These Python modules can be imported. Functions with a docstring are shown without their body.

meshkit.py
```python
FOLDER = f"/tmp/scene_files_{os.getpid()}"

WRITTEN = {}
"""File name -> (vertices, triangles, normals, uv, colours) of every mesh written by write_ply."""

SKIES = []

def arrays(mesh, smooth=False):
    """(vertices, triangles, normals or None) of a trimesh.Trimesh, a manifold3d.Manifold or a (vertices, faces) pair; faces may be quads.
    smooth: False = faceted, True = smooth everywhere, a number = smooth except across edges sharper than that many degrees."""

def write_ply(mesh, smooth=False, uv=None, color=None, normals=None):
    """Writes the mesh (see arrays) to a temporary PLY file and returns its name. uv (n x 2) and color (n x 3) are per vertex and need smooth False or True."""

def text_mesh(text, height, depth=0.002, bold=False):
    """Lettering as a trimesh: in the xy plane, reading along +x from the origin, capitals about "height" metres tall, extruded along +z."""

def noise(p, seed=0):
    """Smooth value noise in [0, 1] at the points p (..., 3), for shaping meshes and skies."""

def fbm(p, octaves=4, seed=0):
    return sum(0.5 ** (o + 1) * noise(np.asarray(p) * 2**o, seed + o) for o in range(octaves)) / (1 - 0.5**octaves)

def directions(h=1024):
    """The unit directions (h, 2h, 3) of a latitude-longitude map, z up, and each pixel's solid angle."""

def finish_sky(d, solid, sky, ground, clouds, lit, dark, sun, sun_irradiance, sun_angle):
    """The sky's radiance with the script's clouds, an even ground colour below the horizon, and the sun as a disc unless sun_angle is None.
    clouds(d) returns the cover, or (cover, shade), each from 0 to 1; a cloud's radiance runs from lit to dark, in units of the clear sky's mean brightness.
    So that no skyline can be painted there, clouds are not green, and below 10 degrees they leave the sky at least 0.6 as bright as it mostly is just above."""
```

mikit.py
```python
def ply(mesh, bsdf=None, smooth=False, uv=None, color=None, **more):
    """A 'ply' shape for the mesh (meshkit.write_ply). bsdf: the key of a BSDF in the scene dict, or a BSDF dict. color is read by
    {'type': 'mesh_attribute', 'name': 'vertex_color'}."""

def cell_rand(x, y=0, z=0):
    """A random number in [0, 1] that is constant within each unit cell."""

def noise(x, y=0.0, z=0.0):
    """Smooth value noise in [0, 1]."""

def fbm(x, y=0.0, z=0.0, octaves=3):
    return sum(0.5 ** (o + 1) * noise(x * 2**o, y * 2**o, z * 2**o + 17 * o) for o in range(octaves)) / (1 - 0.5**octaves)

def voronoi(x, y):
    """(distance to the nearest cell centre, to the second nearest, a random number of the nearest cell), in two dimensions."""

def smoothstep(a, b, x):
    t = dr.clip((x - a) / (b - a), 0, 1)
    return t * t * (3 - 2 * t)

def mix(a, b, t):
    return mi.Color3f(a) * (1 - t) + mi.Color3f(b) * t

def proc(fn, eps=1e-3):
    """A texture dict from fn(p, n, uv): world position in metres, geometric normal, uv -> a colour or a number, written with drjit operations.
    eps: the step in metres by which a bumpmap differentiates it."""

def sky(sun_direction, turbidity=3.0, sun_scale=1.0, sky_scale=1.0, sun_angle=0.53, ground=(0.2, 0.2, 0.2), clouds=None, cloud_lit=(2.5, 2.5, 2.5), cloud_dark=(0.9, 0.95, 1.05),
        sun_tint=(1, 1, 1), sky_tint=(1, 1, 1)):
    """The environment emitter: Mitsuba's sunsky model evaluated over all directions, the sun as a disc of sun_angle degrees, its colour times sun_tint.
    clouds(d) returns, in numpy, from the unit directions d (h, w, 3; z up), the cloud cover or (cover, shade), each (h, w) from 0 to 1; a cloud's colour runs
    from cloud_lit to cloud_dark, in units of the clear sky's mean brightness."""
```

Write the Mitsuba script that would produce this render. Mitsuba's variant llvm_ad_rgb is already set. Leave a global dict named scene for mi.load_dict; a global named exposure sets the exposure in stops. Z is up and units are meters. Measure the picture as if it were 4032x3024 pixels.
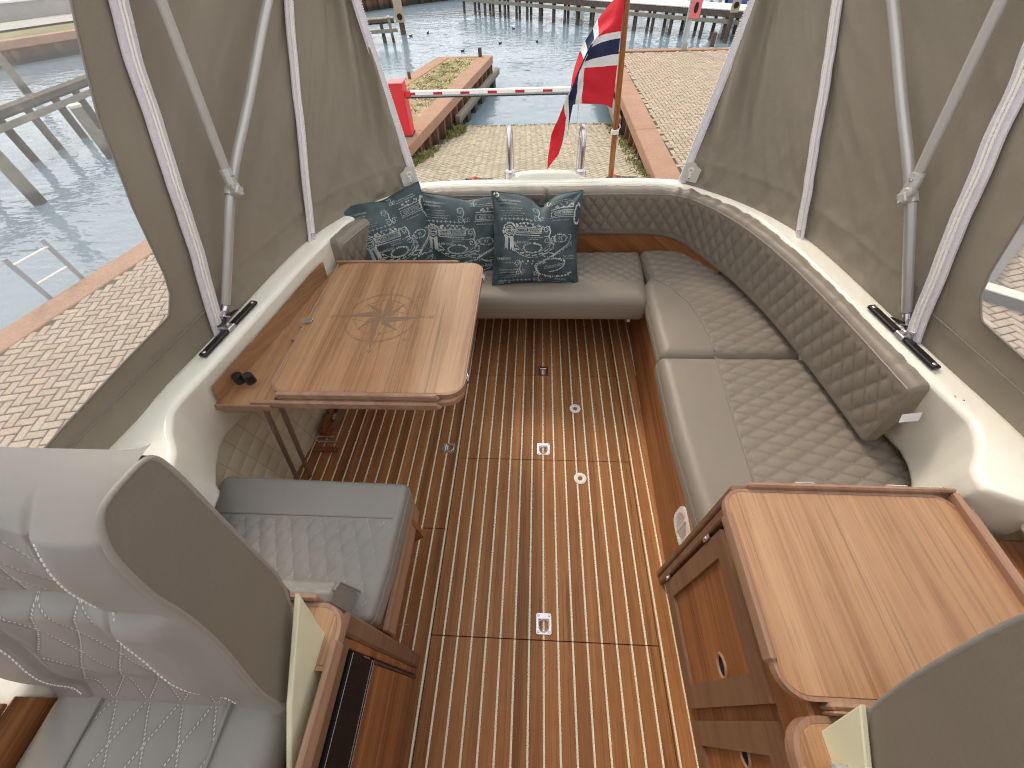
import math
import numpy as np
import trimesh
import shapely
from shapely.geometry import Polygon, Point, LineString, box as sbox
from scipy.spatial import Delaunay
from scipy.interpolate import PchipInterpolator
import drjit as dr
import mitsuba as mi
import mikit
import meshkit
from mikit import noise, fbm, smoothstep, mix, cell_rand

PI = math.pi
T = mi.ScalarTransform4f
rng = np.random.default_rng(7)

# ------------------------------------------------------------------ camera, sky, exposure
EYE = np.array([0.0, 0.0, 1.6])
FWD = np.array([-0.0549, 0.6409, -0.7657])
UP = np.array([-0.0147, 0.7659, 0.6427])
scene = {
    'camera': {'type': 'perspective', 'fov': 104.0, 'fov_axis': 'x', 'near_clip': 0.02, 'far_clip': 2000.0,
               'to_world': T().look_at(origin=EYE.tolist(), target=(EYE + FWD).tolist(), up=UP.tolist())},
    'sky': mikit.sky((-0.35, 0.65, 0.75), turbidity=4, sun_scale=0.22, sun_angle=14, ground=(0.25, 0.24, 0.22),
                     clouds=lambda d: (np.ones(d.shape[:2]), 0.55 * meshkit.fbm(d * [2.2, 2.2, 5.0], 4, 3)),
                     cloud_lit=(2.40, 2.38, 2.35), cloud_dark=(1.58, 1.6, 1.62)),
}
exposure = 2.55
labels = {}

# ------------------------------------------------------------------ scene helpers
count = {}


def key_for(name, parent=None):
    k = (parent + '__' if parent else '') + name
    n = count.get(k, 0)
    count[k] = n + 1
    return k if n == 0 else '%s_%03d' % (k, n)


def thing(name, label, cat, group=None):
    k = key_for(name)
    labels[k] = {'label': label, 'category': cat}
    if group:
        labels[k]['group'] = group
    return k


def struct(name, label=None):
    k = key_for(name)
    labels[k] = {'kind': 'structure'}
    if label:
        labels[k]['label'] = label
    return k


def put(key, mesh, m, smooth=35, uv=None, to_world=None):
    scene[key] = mikit.ply(mesh, m, smooth=smooth, uv=uv)
    if to_world is not None:
        scene[key]['to_world'] = to_world
    return key


def part(parent, name, mesh, m, smooth=35, uv=None, label=None, kind=None):
    k = key_for(name, parent)
    put(k, mesh, m, smooth, uv)
    if label or kind:
        labels[k] = {}
        if label:
            labels[k]['label'] = label
        if kind:
            labels[k]['kind'] = kind
    return k


def single(name, mesh, m, label, cat, group=None, smooth=35, uv=None):
    k = thing(name, label, cat, group)
    put(k, mesh, m, smooth, uv)
    return k


# ------------------------------------------------------------------ mesh helpers
def cat(*ms):
    flat = []
    for m in ms:
        flat += list(m) if isinstance(m, (list, tuple)) else [m]
    return trimesh.util.concatenate(flat)


def cbox(x0, x1, y0, y1, z0, z1, b=0.002):
    """A box with chamfered edges."""
    b = min(b, 0.45 * min(x1 - x0, y1 - y0, z1 - z0))
    pts = []
    for sx in (0, 1):
        for sy in (0, 1):
            for sz in (0, 1):
                c = np.array([(x0, x1)[sx], (y0, y1)[sy], (z0, z1)[sz]])
                s = np.array([1 - 2 * sx, 1 - 2 * sy, 1 - 2 * sz]) * b
                for k in range(3):
                    d = s.copy()
                    d[k] = 0
                    pts.append(c + d)
    return trimesh.convex.convex_hull(np.array(pts))


def hexa(p):
    """A solid of eight corner points."""
    return trimesh.convex.convex_hull(np.array(p, float))


def prism(poly, axis, a0, a1, b=0.0):
    """A 2-D outline pulled along an axis. axis 'z': outline in xy; 'x': in yz; 'y': in xz."""
    if not isinstance(poly, Polygon):
        poly = Polygon(poly)
    if b > 0:
        rings = [(poly.buffer(-b, join_style=2), a0), (poly, a0 + b), (poly, a1 - b), (poly.buffer(-b, join_style=2), a1)]
        try:
            n = len(poly.exterior.coords)
            if not poly.interiors and all(len(r[0].exterior.coords) == n for r in rings):
                P = shapely.geometry.polygon.orient(poly)
                Q = shapely.geometry.polygon.orient(rings[0][0])
                pc, qc = np.array(P.exterior.coords)[:-1], np.array(Q.exterior.coords)[:-1]
                j = np.argmin(((qc - pc[0]) ** 2).sum(1))
                qc = np.roll(qc, -j, axis=0)
                V = np.vstack([np.c_[qc, np.full(len(qc), a0)], np.c_[pc, np.full(len(pc), a0 + b)], np.c_[pc, np.full(len(pc), a1 - b)], np.c_[qc, np.full(len(qc), a1)]])
                N = len(pc)
                F = []
                for r in range(3):
                    for i in range(N):
                        a, c = r * N + i, r * N + (i + 1) % N
                        F += [[a, c, c + N], [a, c + N, a + N]]
                _, tf = trimesh.creation.triangulate_polygon(Polygon(qc), engine='earcut')
                tv = np.array(_)
                idx = [int(np.argmin(((qc - t) ** 2).sum(1))) for t in tv]
                for t in tf:
                    t = [idx[k] for k in t]
                    cr = np.cross(np.r_[qc[t[1]] - qc[t[0]], 0], np.r_[qc[t[2]] - qc[t[0]], 0])[2]
                    if cr < 0:
                        t = t[::-1]
                    F.append([t[0] + 3 * N, t[1] + 3 * N, t[2] + 3 * N])
                    F.append([t[2], t[1], t[0]])
                m = trimesh.Trimesh(V, F, process=False)
                return _axis(m, axis)
        except Exception:
            pass
    m = trimesh.creation.extrude_polygon(poly, a1 - a0, engine='earcut')
    m.apply_translation([0, 0, a0])
    return _axis(m, axis)


def _axis(m, axis):
    v = np.array(m.vertices)
    if axis == 'x':
        m = trimesh.Trimesh(v[:, [2, 0, 1]], m.faces, process=False)
    elif axis == 'y':
        m = trimesh.Trimesh(v[:, [0, 2, 1]], np.array(m.faces)[:, ::-1], process=False)
    return m


def tube(points, r, n=12, closed=False, caps=True):
    p = np.asarray(points, float)
    r = np.broadcast_to(r, (len(p),)).astype(float)
    if closed:
        t = np.roll(p, -1, 0) - np.roll(p, 1, 0)
    else:
        t = np.gradient(p, axis=0)
    t /= np.linalg.norm(t, axis=1, keepdims=True) + 1e-12
    up = np.array([0, 0, 1.0]) if abs(t[0][2]) < 0.9 else np.array([1.0, 0, 0])
    a = np.cross(t[0], up)
    a /= np.linalg.norm(a)
    A = []
    for k in range(len(p)):
        a = a - a.dot(t[k]) * t[k]
        a /= np.linalg.norm(a) + 1e-12
        A.append(a)
    A = np.array(A)
    B = np.cross(t, A)
    ang = np.arange(n) * 2 * PI / n
    V = p[:, None] + r[:, None, None] * (np.cos(ang)[None, :, None] * A[:, None] + np.sin(ang)[None, :, None] * B[:, None])
    V = V.reshape(-1, 3)
    m = len(p)
    F = []
    for i in range(m if closed else m - 1):
        for j in range(n):
            a0, b0 = i * n + j, i * n + (j + 1) % n
            c0, d0 = ((i + 1) % m) * n + (j + 1) % n, ((i + 1) % m) * n + j
            F += [[a0, b0, c0], [a0, c0, d0]]
    if caps and not closed:
        V = np.vstack([V, p[0], p[-1]])
        for j in range(n):
            F += [[m * n, (j + 1) % n, j], [m * n + 1, (m - 1) * n + j, (m - 1) * n + (j + 1) % n]]
    return trimesh.Trimesh(V, F, process=False)


def rod(a, b, r, n=14):
    return tube([a, b], r, n)


def lathe(profile, center, n=24, axis='z'):
    """profile: list of (radius, height)."""
    pr = np.array(profile, float)
    ang = np.arange(n) * 2 * PI / n
    V = np.stack([pr[:, None, 0] * np.cos(ang), pr[:, None, 0] * np.sin(ang), np.repeat(pr[:, 1:2], n, 1)], -1).reshape(-1, 3)
    F = []
    for i in range(len(pr) - 1):
        for j in range(n):
            a0, b0, c0, d0 = i * n + j, i * n + (j + 1) % n, (i + 1) * n + (j + 1) % n, (i + 1) * n + j
            F += [[a0, b0, c0], [a0, c0, d0]]
    if axis == 'x':
        V = V[:, [2, 0, 1]]
    elif axis == 'y':
        V = V[:, [1, 2, 0]]
    return trimesh.Trimesh(V + np.asarray(center, float), F, process=False)


def grid(P, closed_u=False, flip=False):
    """A mesh of the points P (a, b, 3)."""
    a, b = P.shape[:2]
    i, j = np.meshgrid(np.arange(a if closed_u else a - 1), np.arange(b - 1), indexing='ij')
    i2 = (i + 1) % a
    q = np.stack([i * b + j, i2 * b + j, i2 * b + j + 1, i * b + j + 1], -1).reshape(-1, 4)
    if flip:
        q = q[:, ::-1]
    F = np.vstack([q[:, [0, 1, 2]], q[:, [0, 2, 3]]])
    return trimesh.Trimesh(P.reshape(-1, 3), F, process=False)


def densify(pts, step):
    p = np.asarray(pts, float)
    out = []
    for a, b in zip(p[:-1], p[1:]):
        n = max(1, int(np.ceil(np.linalg.norm(b - a) / step)))
        out += [a + (b - a) * k / n for k in range(n)]
    return np.array(out + [p[-1]])


def spline(pts, n):
    """A smooth curve through the points, n samples even in arc length."""
    p = np.asarray(pts, float)
    s = np.r_[0, np.cumsum(np.linalg.norm(np.diff(p, axis=0), axis=1))]
    f = PchipInterpolator(s, p, axis=0)
    q = f(np.linspace(0, s[-1], 40 * len(p)))
    t = np.r_[0, np.cumsum(np.linalg.norm(np.diff(q, axis=0), axis=1))]
    u = np.linspace(0, t[-1], n)
    return np.stack([np.interp(u, t, q[:, k]) for k in range(p.shape[1])], 1)


def transform(m, M):
    m = m.copy()
    m.apply_transform(np.asarray(M, float))
    return m


def frame(o, ex, ey, ez):
    M = np.eye(4)
    M[:3, 0], M[:3, 1], M[:3, 2], M[:3, 3] = ex, ey, ez, o
    return M


def round_poly(pts, r, q=6):
    return Polygon(pts).buffer(-r, join_style=1).buffer(r, quad_segs=q)


def planar(poly, step, extra=None, lines=()):
    """Delaunay triangulation of a polygon with interior points."""
    pts = [np.array(densify(ring.coords, step))[:-1] for ring in [poly.exterior, *poly.interiors]]
    x0, y0, x1, y1 = poly.bounds
    gx, gy = np.meshgrid(np.arange(x0, x1, step), np.arange(y0, y1, step * 0.866))
    gx = gx + (np.arange(len(gx))[:, None] % 2) * step * 0.5
    g = np.c_[gx.ravel(), gy.ravel()]
    inner = poly.buffer(-0.55 * step)
    g = g[shapely.contains_xy(inner, g[:, 0], g[:, 1])]
    P = np.vstack(pts + [g])
    tri = Delaunay(P).simplices
    c = P[tri].mean(1)
    tri = tri[shapely.contains_xy(poly, c[:, 0], c[:, 1])]
    d1, d2 = P[tri[:, 1]] - P[tri[:, 0]], P[tri[:, 2]] - P[tri[:, 0]]
    cr = d1[:, 0] * d2[:, 1] - d1[:, 1] * d2[:, 0]
    tri[cr < 0] = tri[cr < 0][:, ::-1]
    return P, tri[np.abs(cr) > 1e-12], sum(len(q) for q in pts)


def quilt(u, v, amp):
    """Height and line coordinates of diamond quilting; u, v in units of one diamond."""
    a, b = u + v, u - v
    h = np.sqrt(np.abs(np.sin(PI * a)) * np.abs(np.sin(PI * b)) + 1e-4) - 0.4
    return amp * h, np.stack([a, b], -1)


def cushion(poly, z0, z1, r=0.03, step=0.0065, q=None, amp=0.004, wu=0.055, wv=0.075, rot=0.0, crown=0.008, seed=0, sag=0.0):
    """A slab cushion: outline, bottom and top heights, edge radius; q: polygon of the quilted field. Returns (mesh, uv)."""
    rings = []
    for k in range(1, 6):
        d = r * (1 - math.cos(k * PI / 10))
        rings.append(d)
    x0, y0, x1, y1 = poly.bounds
    pts = [densify(poly.exterior.coords, step)[:-1]]
    nb = len(pts[0])
    for d in rings:
        s = poly.buffer(-d, join_style=1)
        for g in getattr(s, 'geoms', [s]):
            pts.append(densify(g.exterior.coords, step)[:-1])
    gx, gy = np.meshgrid(np.arange(x0, x1, step), np.arange(y0, y1, step * 0.866))
    gx = gx + (np.arange(len(gx))[:, None] % 2) * step * 0.5
    g = np.c_[gx.ravel(), gy.ravel()]
    inner = poly.buffer(-r - 0.4 * step)
    g = g[shapely.contains_xy(inner, g[:, 0], g[:, 1])]
    P = np.vstack(pts + [g])
    tri = Delaunay(P).simplices
    c = P[tri].mean(1)
    tri = tri[shapely.contains_xy(poly, c[:, 0], c[:, 1])]
    d1, d2 = P[tri[:, 1]] - P[tri[:, 0]], P[tri[:, 2]] - P[tri[:, 0]]
    cr = d1[:, 0] * d2[:, 1] - d1[:, 1] * d2[:, 0]
    tri[cr < 0] = tri[cr < 0][:, ::-1]
    tri = tri[np.abs(cr) > 1e-12]
    D = shapely.distance(shapely.points(P[:, 0], P[:, 1]), poly.exterior)
    D[:nb] = 0
    e = np.clip(r - D, 0, r)
    z = z1 - r + np.sqrt(np.maximum(r * r - e * e, 0))
    z = z + crown * (1 - np.exp(-D / 0.08)) - sag * (1 - np.exp(-D / 0.15))
    z = z + 0.003 * (meshkit.fbm(np.c_[P * 7, np.full(len(P), seed)], 3) - 0.5) * smooth01(D, 0.0, 0.05)
    uv = np.full((len(P), 2), 0.5)
    if q is not None:
        cs, sn = math.cos(rot), math.sin(rot)
        u, v = (P[:, 0] * cs + P[:, 1] * sn) / wu, (-P[:, 0] * sn + P[:, 1] * cs) / wv
        h, w = quilt(u, v, amp)
        ins = shapely.contains_xy(q, P[:, 0], P[:, 1])
        dq = np.where(ins, shapely.distance(shapely.points(P[:, 0], P[:, 1]), q.exterior), 0)
        m = smooth01(dq, 0.0, 0.012)
        z = z + (h + 0.0015 * (meshkit.noise(np.c_[P * 40, np.full(len(P), seed + 5)]) - 0.5)) * m
        uv = np.where(ins[:, None], w, 0.5)
    V = np.c_[P, z]
    top = z1 - r
    br = min(0.012, (top - z0) / 3)
    loops = [np.c_[P[:nb], z[:nb]]]
    cen = P[:nb].mean(0)
    nrm = outward(P[:nb])
    zz = [top - 0.25 * (top - z0 - br), top - 0.5 * (top - z0 - br), top - 0.75 * (top - z0 - br), z0 + br, z0 + 0.3 * br, z0]
    off = [0.002, 0.003, 0.002, 0.0, -0.4 * br, -br]
    base = len(V)
    F = [tri]
    prev = np.arange(nb)
    for zk, ok in zip(zz, off):
        V = np.vstack([V, np.c_[P[:nb] + nrm * ok, np.full(nb, zk)]])
        cur = np.arange(base, base + nb)
        nx = np.roll(np.arange(nb), -1)
        ccw = signed_area(P[:nb]) > 0
        q1 = np.stack([prev, cur, cur[nx]], 1)
        q2 = np.stack([prev, cur[nx], prev[nx]], 1)
        if not ccw:
            q1, q2 = q1[:, ::-1], q2[:, ::-1]
        F += [q1, q2]
        prev = cur
        base += nb
    V = np.vstack([V, [[cen[0], cen[1], z0]]])
    b = np.stack([prev, np.full(nb, len(V) - 1), prev[np.roll(np.arange(nb), -1)]], 1)
    if signed_area(P[:nb]) < 0:
        b = b[:, ::-1]
    F.append(b)
    uv = np.vstack([uv, np.full((len(V) - len(uv), 2), 0.5)])
    return trimesh.Trimesh(V, np.vstack(F), process=False), uv


def signed_area(p):
    q = np.roll(p, -1, 0)
    return 0.5 * np.sum(p[:, 0] * q[:, 1] - q[:, 0] * p[:, 1])


def outward(p):
    t = np.roll(p, -1, 0) - np.roll(p, 1, 0)
    n = np.c_[t[:, 1], -t[:, 0]]
    n /= np.linalg.norm(n, axis=1, keepdims=True) + 1e-12
    return n if signed_area(p) > 0 else -n


def smooth01(x, a, b):
    t = np.clip((x - a) / (b - a), 0, 1)
    return t * t * (3 - 2 * t)


# ------------------------------------------------------------------ materials
def tw(b):
    return {'type': 'twosided', 'bsdf': b}


def principled(color, rough=0.5, **k):
    c = color if isinstance(color, dict) else {'type': 'rgb', 'value': list(color)}
    return tw({'type': 'principled', 'base_color': c, 'roughness': rough, **k})


def plain(name, color, rough=0.5, **k):
    scene[name] = principled(color, rough, **k)


def bumped(name, inner, fn, scale, eps=1e-3):
    scene[name] = tw({'type': 'bumpmap', 'arbitrary': mikit.proc(fn, eps), 'scale': scale, 'bsdf': inner})


def wood(along, across, up, light, mid, dark, plank=None, seed=0.0, contrast=1.0):
    """Wood grain along one axis (index), finely streaked across it."""
    def fn(p, n, uv):
        c = [p.x, p.y, p.z]
        a, b, h = c[along], c[across], c[up]
        r = 0.0
        if plank:
            pid = dr.floor((b - plank[0]) / plank[1])
            r = cell_rand(pid, 3 + seed, 5)
            a = a + r * 7.3
            seg = dr.floor(c[along] * 0.0)
        wob = (fbm(a * 1.3, b * 6 + seed, h * 6, 2) - 0.5) * 0.03
        w = b + wob + h * 0.7
        broad = fbm(w * 28, a * 0.9, seed + r * 9, 3)
        fine = fbm(w * 210, a * 3.2, seed + 4 + r * 5, 2)
        pore = noise(w * 700, a * 14, seed + 9)
        t = broad * 0.62 + fine * 0.38
        col = mix(dark, mid, smoothstep(0.22, 0.5, t))
        col = mix(col, light, smoothstep(0.45, 0.78, t))
        col = col * (1.0 - 0.16 * contrast * smoothstep(0.62, 0.85, pore)) * (1.0 - 0.30 * contrast * smoothstep(0.56, 0.70, fine) * smoothstep(0.35, 0.6, noise(w * 60, a * 1.1, 3 + seed)))
        if plank:
            col = col * (0.86 + 0.28 * r)
        return col
    return mikit.proc(fn)


TEAK = dict(light=(0.48, 0.232, 0.095), mid=(0.36, 0.160, 0.062), dark=(0.228, 0.093, 0.037))
TOP = dict(light=(0.47, 0.280, 0.158), mid=(0.395, 0.215, 0.112), dark=(0.30, 0.150, 0.073))
scene['floor_teak'] = principled(wood(1, 0, 2, plank=(0.0455, 0.049), contrast=1.3, **TEAK), 0.47, specular=0.22)
scene['top_teak'] = principled(wood(1, 0, 2, seed=2.0, **TOP), 0.33, specular=0.5)
scene['panel_teak'] = principled(wood(1, 2, 0, seed=5.0, light=(0.40, 0.175, 0.066), mid=(0.29, 0.115, 0.04), dark=(0.18, 0.066, 0.024)), 0.42, specular=0.4)
scene['trim_wood'] = principled(wood(1, 0, 2, seed=8.0, contrast=0.4, light=(0.39, 0.24, 0.165), mid=(0.33, 0.192, 0.128), dark=(0.27, 0.148, 0.095)), 0.38)
scene['varnish'] = principled(wood(2, 0, 1, seed=11.0, light=(0.46, 0.19, 0.062), mid=(0.36, 0.135, 0.04), dark=(0.24, 0.08, 0.024)), 0.18, clearcoat=0.6, clearcoat_gloss=0.9)


def vinyl(col, thread, dark=0.42):
    def fn(p, n, uv):
        g = 0.94 + 0.12 * fbm(p.x * 5, p.y * 5, p.z * 5, 3)
        base = mi.Color3f(col) * g
        a, b = uv.x, uv.y
        da, db = dr.abs(a - dr.round(a)), dr.abs(b - dr.round(b))
        fa = b * 11.0
        fb = a * 11.0
        la = (1 - smoothstep(0.016, 0.028, da)) * smoothstep(0.3, 0.38, dr.abs(fa - dr.round(fa) + 0.0) + 0.12)
        lb = (1 - smoothstep(0.016, 0.028, db)) * smoothstep(0.3, 0.38, dr.abs(fb - dr.round(fb) + 0.0) + 0.12)
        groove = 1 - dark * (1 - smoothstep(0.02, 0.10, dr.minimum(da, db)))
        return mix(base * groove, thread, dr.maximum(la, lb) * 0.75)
    return mikit.proc(fn)


def leather(p, n, uv):
    return fbm(p.x * 420, p.y * 420, p.z * 420, 2)


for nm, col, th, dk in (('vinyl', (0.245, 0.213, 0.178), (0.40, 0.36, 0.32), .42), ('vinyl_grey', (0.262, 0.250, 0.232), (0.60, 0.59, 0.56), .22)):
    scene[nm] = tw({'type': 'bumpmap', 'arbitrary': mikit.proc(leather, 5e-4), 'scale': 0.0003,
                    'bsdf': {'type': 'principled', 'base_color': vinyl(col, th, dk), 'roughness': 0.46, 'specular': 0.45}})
plain('piping', (0.20, 0.178, 0.16), 0.5)
plain('piping_grey', (0.27, 0.25, 0.225), 0.5)
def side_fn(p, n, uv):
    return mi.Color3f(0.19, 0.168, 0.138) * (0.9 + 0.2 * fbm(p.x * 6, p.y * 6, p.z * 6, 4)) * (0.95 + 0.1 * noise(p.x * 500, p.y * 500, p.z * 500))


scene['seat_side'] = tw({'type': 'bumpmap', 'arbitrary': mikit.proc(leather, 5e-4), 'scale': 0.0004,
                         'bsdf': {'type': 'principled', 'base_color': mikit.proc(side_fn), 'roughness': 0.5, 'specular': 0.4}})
plain('thread', (0.42, 0.385, 0.34), 0.7)


def gel(p, n, uv):
    return mix((0.79, 0.775, 0.69), (0.84, 0.83, 0.75), fbm(p.x * 3, p.y * 3, p.z * 3, 2))


scene['gelcoat'] = principled(mikit.proc(gel), 0.17, specular=0.5, clearcoat=0.4, clearcoat_gloss=0.9)
plain('cream_plastic', (0.70, 0.69, 0.50), 0.35)


def lining_fn(p, n, uv):
    g = 0.92 + 0.16 * fbm(uv.x * 2, uv.y * 2, 3.0, 2)
    d = dr.minimum(dr.abs(uv.x - dr.round(uv.x)), dr.abs(uv.y - dr.round(uv.y)))
    return mi.Color3f(0.76, 0.71, 0.54) * g * (1 - 0.25 * (1 - smoothstep(0.0, 0.05, d)))


scene['lining'] = principled(mikit.proc(lining_fn), 0.6)


def canvas_fn(p, n, uv):
    g = 0.95 + 0.1 * fbm(p.x * 2.2, p.y * 2.2, p.z * 2.2, 4)
    w = 0.97 + 0.06 * noise(p.x * 300 + p.y * 300, p.z * 300, 1.0)
    return mi.Color3f(0.258, 0.227, 0.180) * g * w


scene['canvas'] = tw({'type': 'principled', 'base_color': mikit.proc(canvas_fn), 'roughness': 0.8, 'specular': 0.2, 'sheen': 0.3})


def tape_fn(p, n, uv):
    return mix((0.60, 0.575, 0.62), (0.69, 0.665, 0.71), noise(p.x * 260, p.y * 260, p.z * 260))


scene['zip_tape'] = principled(mikit.proc(tape_fn), 0.7)
plain('zip_coil', (0.82, 0.81, 0.77), 0.45)
plain('clear_tab', (0.62, 0.62, 0.57), 0.12, specular=0.6)
plain('white_plastic', (0.80, 0.80, 0.77), 0.3)
plain('pole_paint', (0.47, 0.465, 0.45), 0.33, metallic=0.35)
plain('pole_grey', (0.40, 0.385, 0.36), 0.4)
scene['steel'] = tw({'type': 'roughconductor', 'material': 'Cr', 'alpha': 0.09, 'distribution': 'ggx'})
scene['brushed'] = tw({'type': 'roughconductor', 'material': 'Cr', 'alpha': 0.22, 'distribution': 'ggx'})
plain('black_plastic', (0.012, 0.012, 0.013), 0.3)
plain('dark_gap', (0.012, 0.008, 0.006), 0.8)
plain('black_gloss', (0.006, 0.006, 0.007), 0.45, specular=0.15)
scene['frame_wood'] = principled(wood(1, 2, 0, seed=14.0, contrast=0.3, light=(0.225, 0.13, 0.08), mid=(0.195, 0.107, 0.064), dark=(0.165, 0.085, 0.05)), 0.45)
plain('vent_shade', (0.30, 0.30, 0.28), 0.6)
plain('holly', (0.86, 0.80, 0.64), 0.45)
plain('brown_tube', (0.23, 0.165, 0.125), 0.4)


def denim_fn(p, n, uv):
    g = fbm(p.x * 16, p.y * 16, p.z * 16, 3)
    w = noise(p.x * 900, p.y * 900, p.z * 900)
    return mix((0.024, 0.046, 0.058), (0.066, 0.104, 0.118), smoothstep(0.25, 0.8, g)) * (0.8 + 0.4 * w)


scene['denim'] = principled(mikit.proc(denim_fn), 0.62, sheen=0.4)


def print_fn(p, n, uv):
    return mix((0.27, 0.32, 0.33), (0.48, 0.50, 0.48), smoothstep(0.3, 0.7, fbm(p.x * 22, p.y * 22, p.z * 22, 2)))


scene['pillow_print'] = principled(mikit.proc(print_fn), 0.7)


def flag_fn(p, n, uv):
    u, v = uv.x, uv.y
    white = ((u > 6) & (u < 10)) | ((v > 6) & (v < 10))
    blue = ((u > 7) & (u < 9)) | ((v > 7) & (v < 9))
    w = 0.92 + 0.12 * noise(p.x * 700, p.y * 700, p.z * 700)
    c = dr.select(blue, mi.Color3f(0.012, 0.022, 0.085), dr.select(white, mi.Color3f(0.80, 0.80, 0.82), mi.Color3f(0.62, 0.012, 0.03)))
    return c * w


scene['flag_cloth'] = principled(mikit.proc(flag_fn), 0.75, sheen=0.2)
plain('rope_white', (0.75, 0.74, 0.70), 0.8)
plain('orange_rope', (0.55, 0.10, 0.03), 0.7)
plain('navy_rope', (0.03, 0.04, 0.07), 0.7)
plain('label_white', (0.80, 0.80, 0.82), 0.6)
plain('label_ink', (0.10, 0.10, 0.12), 0.7)
plain('engraving', (0.235, 0.145, 0.09), 0.5)

# outdoors
for i, c in enumerate([(0.41, 0.365, 0.28), (0.44, 0.395, 0.305), (0.375, 0.33, 0.25), (0.42, 0.36, 0.28)]):
    def brick_fn(p, n, uv, c=c, i=i):
        a = fbm(p.x * 9, p.y * 9, 2.0 + i, 3)
        s = noise(p.x * 120, p.y * 120, 5.0)
        return mi.Color3f(c) * (0.82 + 0.26 * a) * (0.93 + 0.14 * s)
    scene['paver_%d' % i] = principled(mikit.proc(brick_fn), 0.85, specular=0.25)
for i, c in enumerate([(0.41, 0.335, 0.265), (0.43, 0.355, 0.28), (0.385, 0.315, 0.245), (0.415, 0.325, 0.25)]):
    def qbrick_fn(p, n, uv, c=c, i=i):
        a = fbm(p.x * 7, p.y * 7, 6.0 + i, 3)
        s = noise(p.x * 120, p.y * 120, 5.0)
        return mi.Color3f(c) * (0.80 + 0.30 * a) * (0.92 + 0.16 * s)
    scene['quay_paver_%d' % i] = principled(mikit.proc(qbrick_fn), 0.85, specular=0.25)


def joint_fn(p, n, uv):
    g = fbm(p.x * 1.3, p.y * 1.3, 4.0, 3)
    m = smoothstep(0.5, 0.68, g)
    return mix((0.09, 0.068, 0.048), (0.085, 0.09, 0.04), m) * (0.7 + 0.6 * noise(p.x * 60, p.y * 60, 1.0))


scene['joint_sand'] = principled(mikit.proc(joint_fn), 0.95)


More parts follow.
